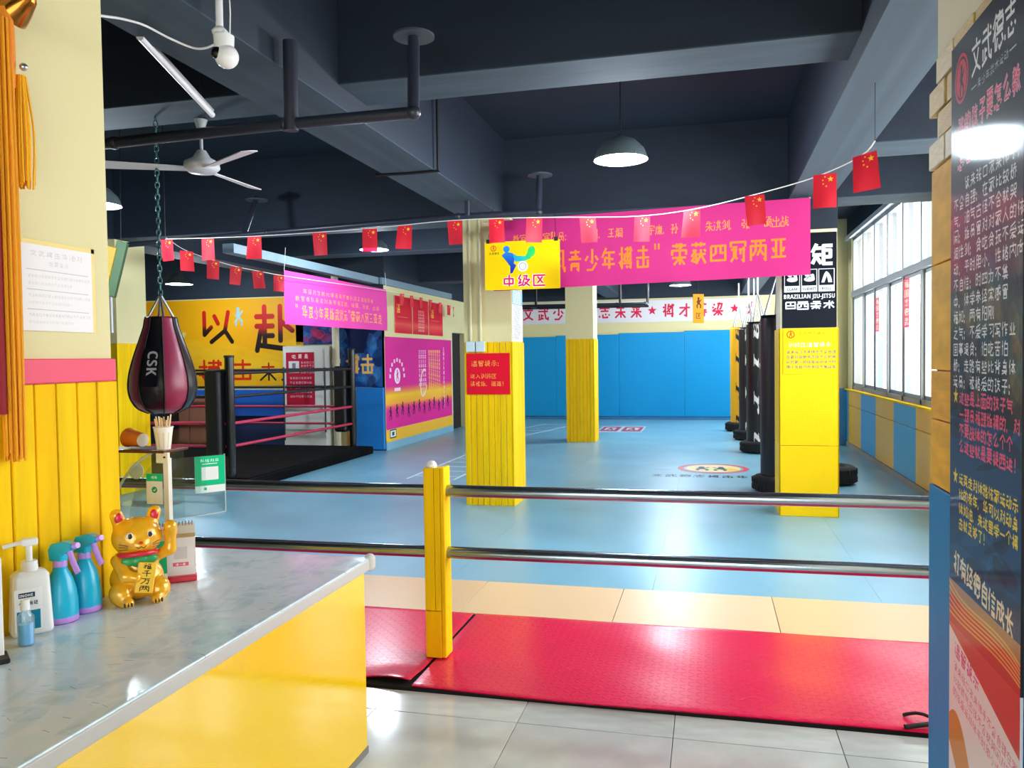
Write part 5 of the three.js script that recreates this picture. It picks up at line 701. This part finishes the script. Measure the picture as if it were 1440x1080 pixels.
tag(mesh('camera_cable', tube([[-2.125, 3.06, -3.2], [-2.16, 3.045, -3.19], [-2.19, 3.031, -3.15], [-2.24, 3.04, -3.05], [-2.28, 3.058, -2.95], [-2.256, 3.022, -2.8], [-2.16, 2.92, -2.53]], 0.005, 60, 6), MT.white), 'white cable looping from the security camera to the cream pillar', 'cable'); mesh('wire', tube([[0.03, 0.09, 0], [0.035, 0.2, 0.0], [0.03, 0.3, 0.0], [0.05, 1.04, 0.0]], 0.003, 20, 6), MT.white, sc);
// dark water pipes with round ceiling plates
function pipeRun(label, pts, r, disc) {
  const t = thing('ceiling_pipe', label, 'pipe'); for (let i = 0; i + 1 < pts.length; i++) mesh('pipe', rod(pts[i], pts[i + 1], r, 16), MT.darkPipe, t);
  for (const p of pts.slice(1, -1)) mesh('elbow', new THREE.SphereGeometry(r * 1.25, 16, 12).translate(...p), MT.darkPipe, t);
  if (disc) mesh('ceiling_plate', new THREE.CylinderGeometry(disc, disc, 0.012, 32).translate(pts[0][0], pts[0][1] - 0.03, pts[0][2]), M('#3a444c', 0.6), t, 'round grey plate');
}
pipeRun('dark pipe with a round plate running under the near cross beam', [[-1.46, 3.33, -3.93], [-1.44, 2.89, -3.85], [-2.17, 2.9, -3.88], [-3.27, 2.9, -3.93], [-6.0, 2.9, -4.0]], 0.03, 0.105);
pipeRun('short dark upright pipe stub beside the white fan', [[-2.12, 3.32, -3.86], [-2.13, 2.86, -3.87]], 0.038); 
pipeRun('dark pipe with a round plate above the yellow hanging sign', [[-1.6, 3.46, -7.75], [-1.6, 3.06, -7.68], [-2.4, 3.05, -7.62], [-4.6, 3.03, -7.8], [-6.4, 2.98, -7.8]], 0.03, 0.12);
pipeRun('dark drop pipe with a round plate above the string of flags', [[-4.9, 3.48, -8.1], [-4.9, 3.02, -7.82]], 0.03, 0.12);
pipeRun('dark upright pipe beside the plank-clad column', [[-2.3, 3.5, -7.64], [-2.3, 3.05, -7.62]], 0.03);
tag(mesh('cable_tray', [rbox(-5.88, -5.72, 3.0, 3.12, -8.9, -13.4, 0.006, 1), rbox(-5.71, -5.66, 3.0, 3.12, -13.4, -17.4, 0.006, 1)], M('#7f98a8', 0.5)), 'long pale cable tray above the pink banner', 'cable tray');
tag(mesh('beam_wire', [tube([[-2.7, 3.19, -6.3], [-2.4, 3.185, -6.3], [-2.14, 3.19, -6.3]], 0.012, 8, 8), rod([-2.15, 3.19, -6.3], [-2.15, SLAB, -6.3], 0.012, 8)], MT.black), 'black cable clipped around the long ceiling beam', 'cable');
// red paper strips on the window panes
const strip = canvas(96, 512, (c) => { fill(c, '#e83a5a', 0, 0, 96, 512); write(c, '福国志德武', 14, 14, 68, 84, '#f8c8a8', { weight: 0.12, down: true, step: 98 }); });
for (const [w, h, y, z, label] of [[0.3, 0.62, 2.28, -11.1, 'red paper strip with lettering on the wide window pane'], [0.26, 0.5, 2.22, -12.92, 'narrow red paper strip on the window pane by the far pier']]) {
  const m = mesh('paper_strip', new THREE.PlaneGeometry(w, h), P('#ffffff', 0.95, { map: strip, transmission: 0.35, thickness: 0, side: THREE.DoubleSide })); m.position.set(WX + 0.022, y, z); m.rotation.y = -Math.PI / 2; tag(m, label, 'paper strip');
}
tag(mesh('floor_cable', [tube([[0.84, 0.012, -3.9], [0.9, 0.035, -3.88], [0.98, 0.02, -3.86], [1.2, 0.014, -3.9], [1.5, 0.014, -4.0]], 0.008, 24, 8), tube([[0.82, 0.014, -3.77], [0.9, 0.022, -3.79], [1.0, 0.03, -3.82], [1.3, 0.014, -3.86], [1.5, 0.014, -4.0]], 0.011, 24, 8)], MT.black), 'black cable lying on the red mat behind the tiled pillar', 'cable');

renderer.render(scene, camera);
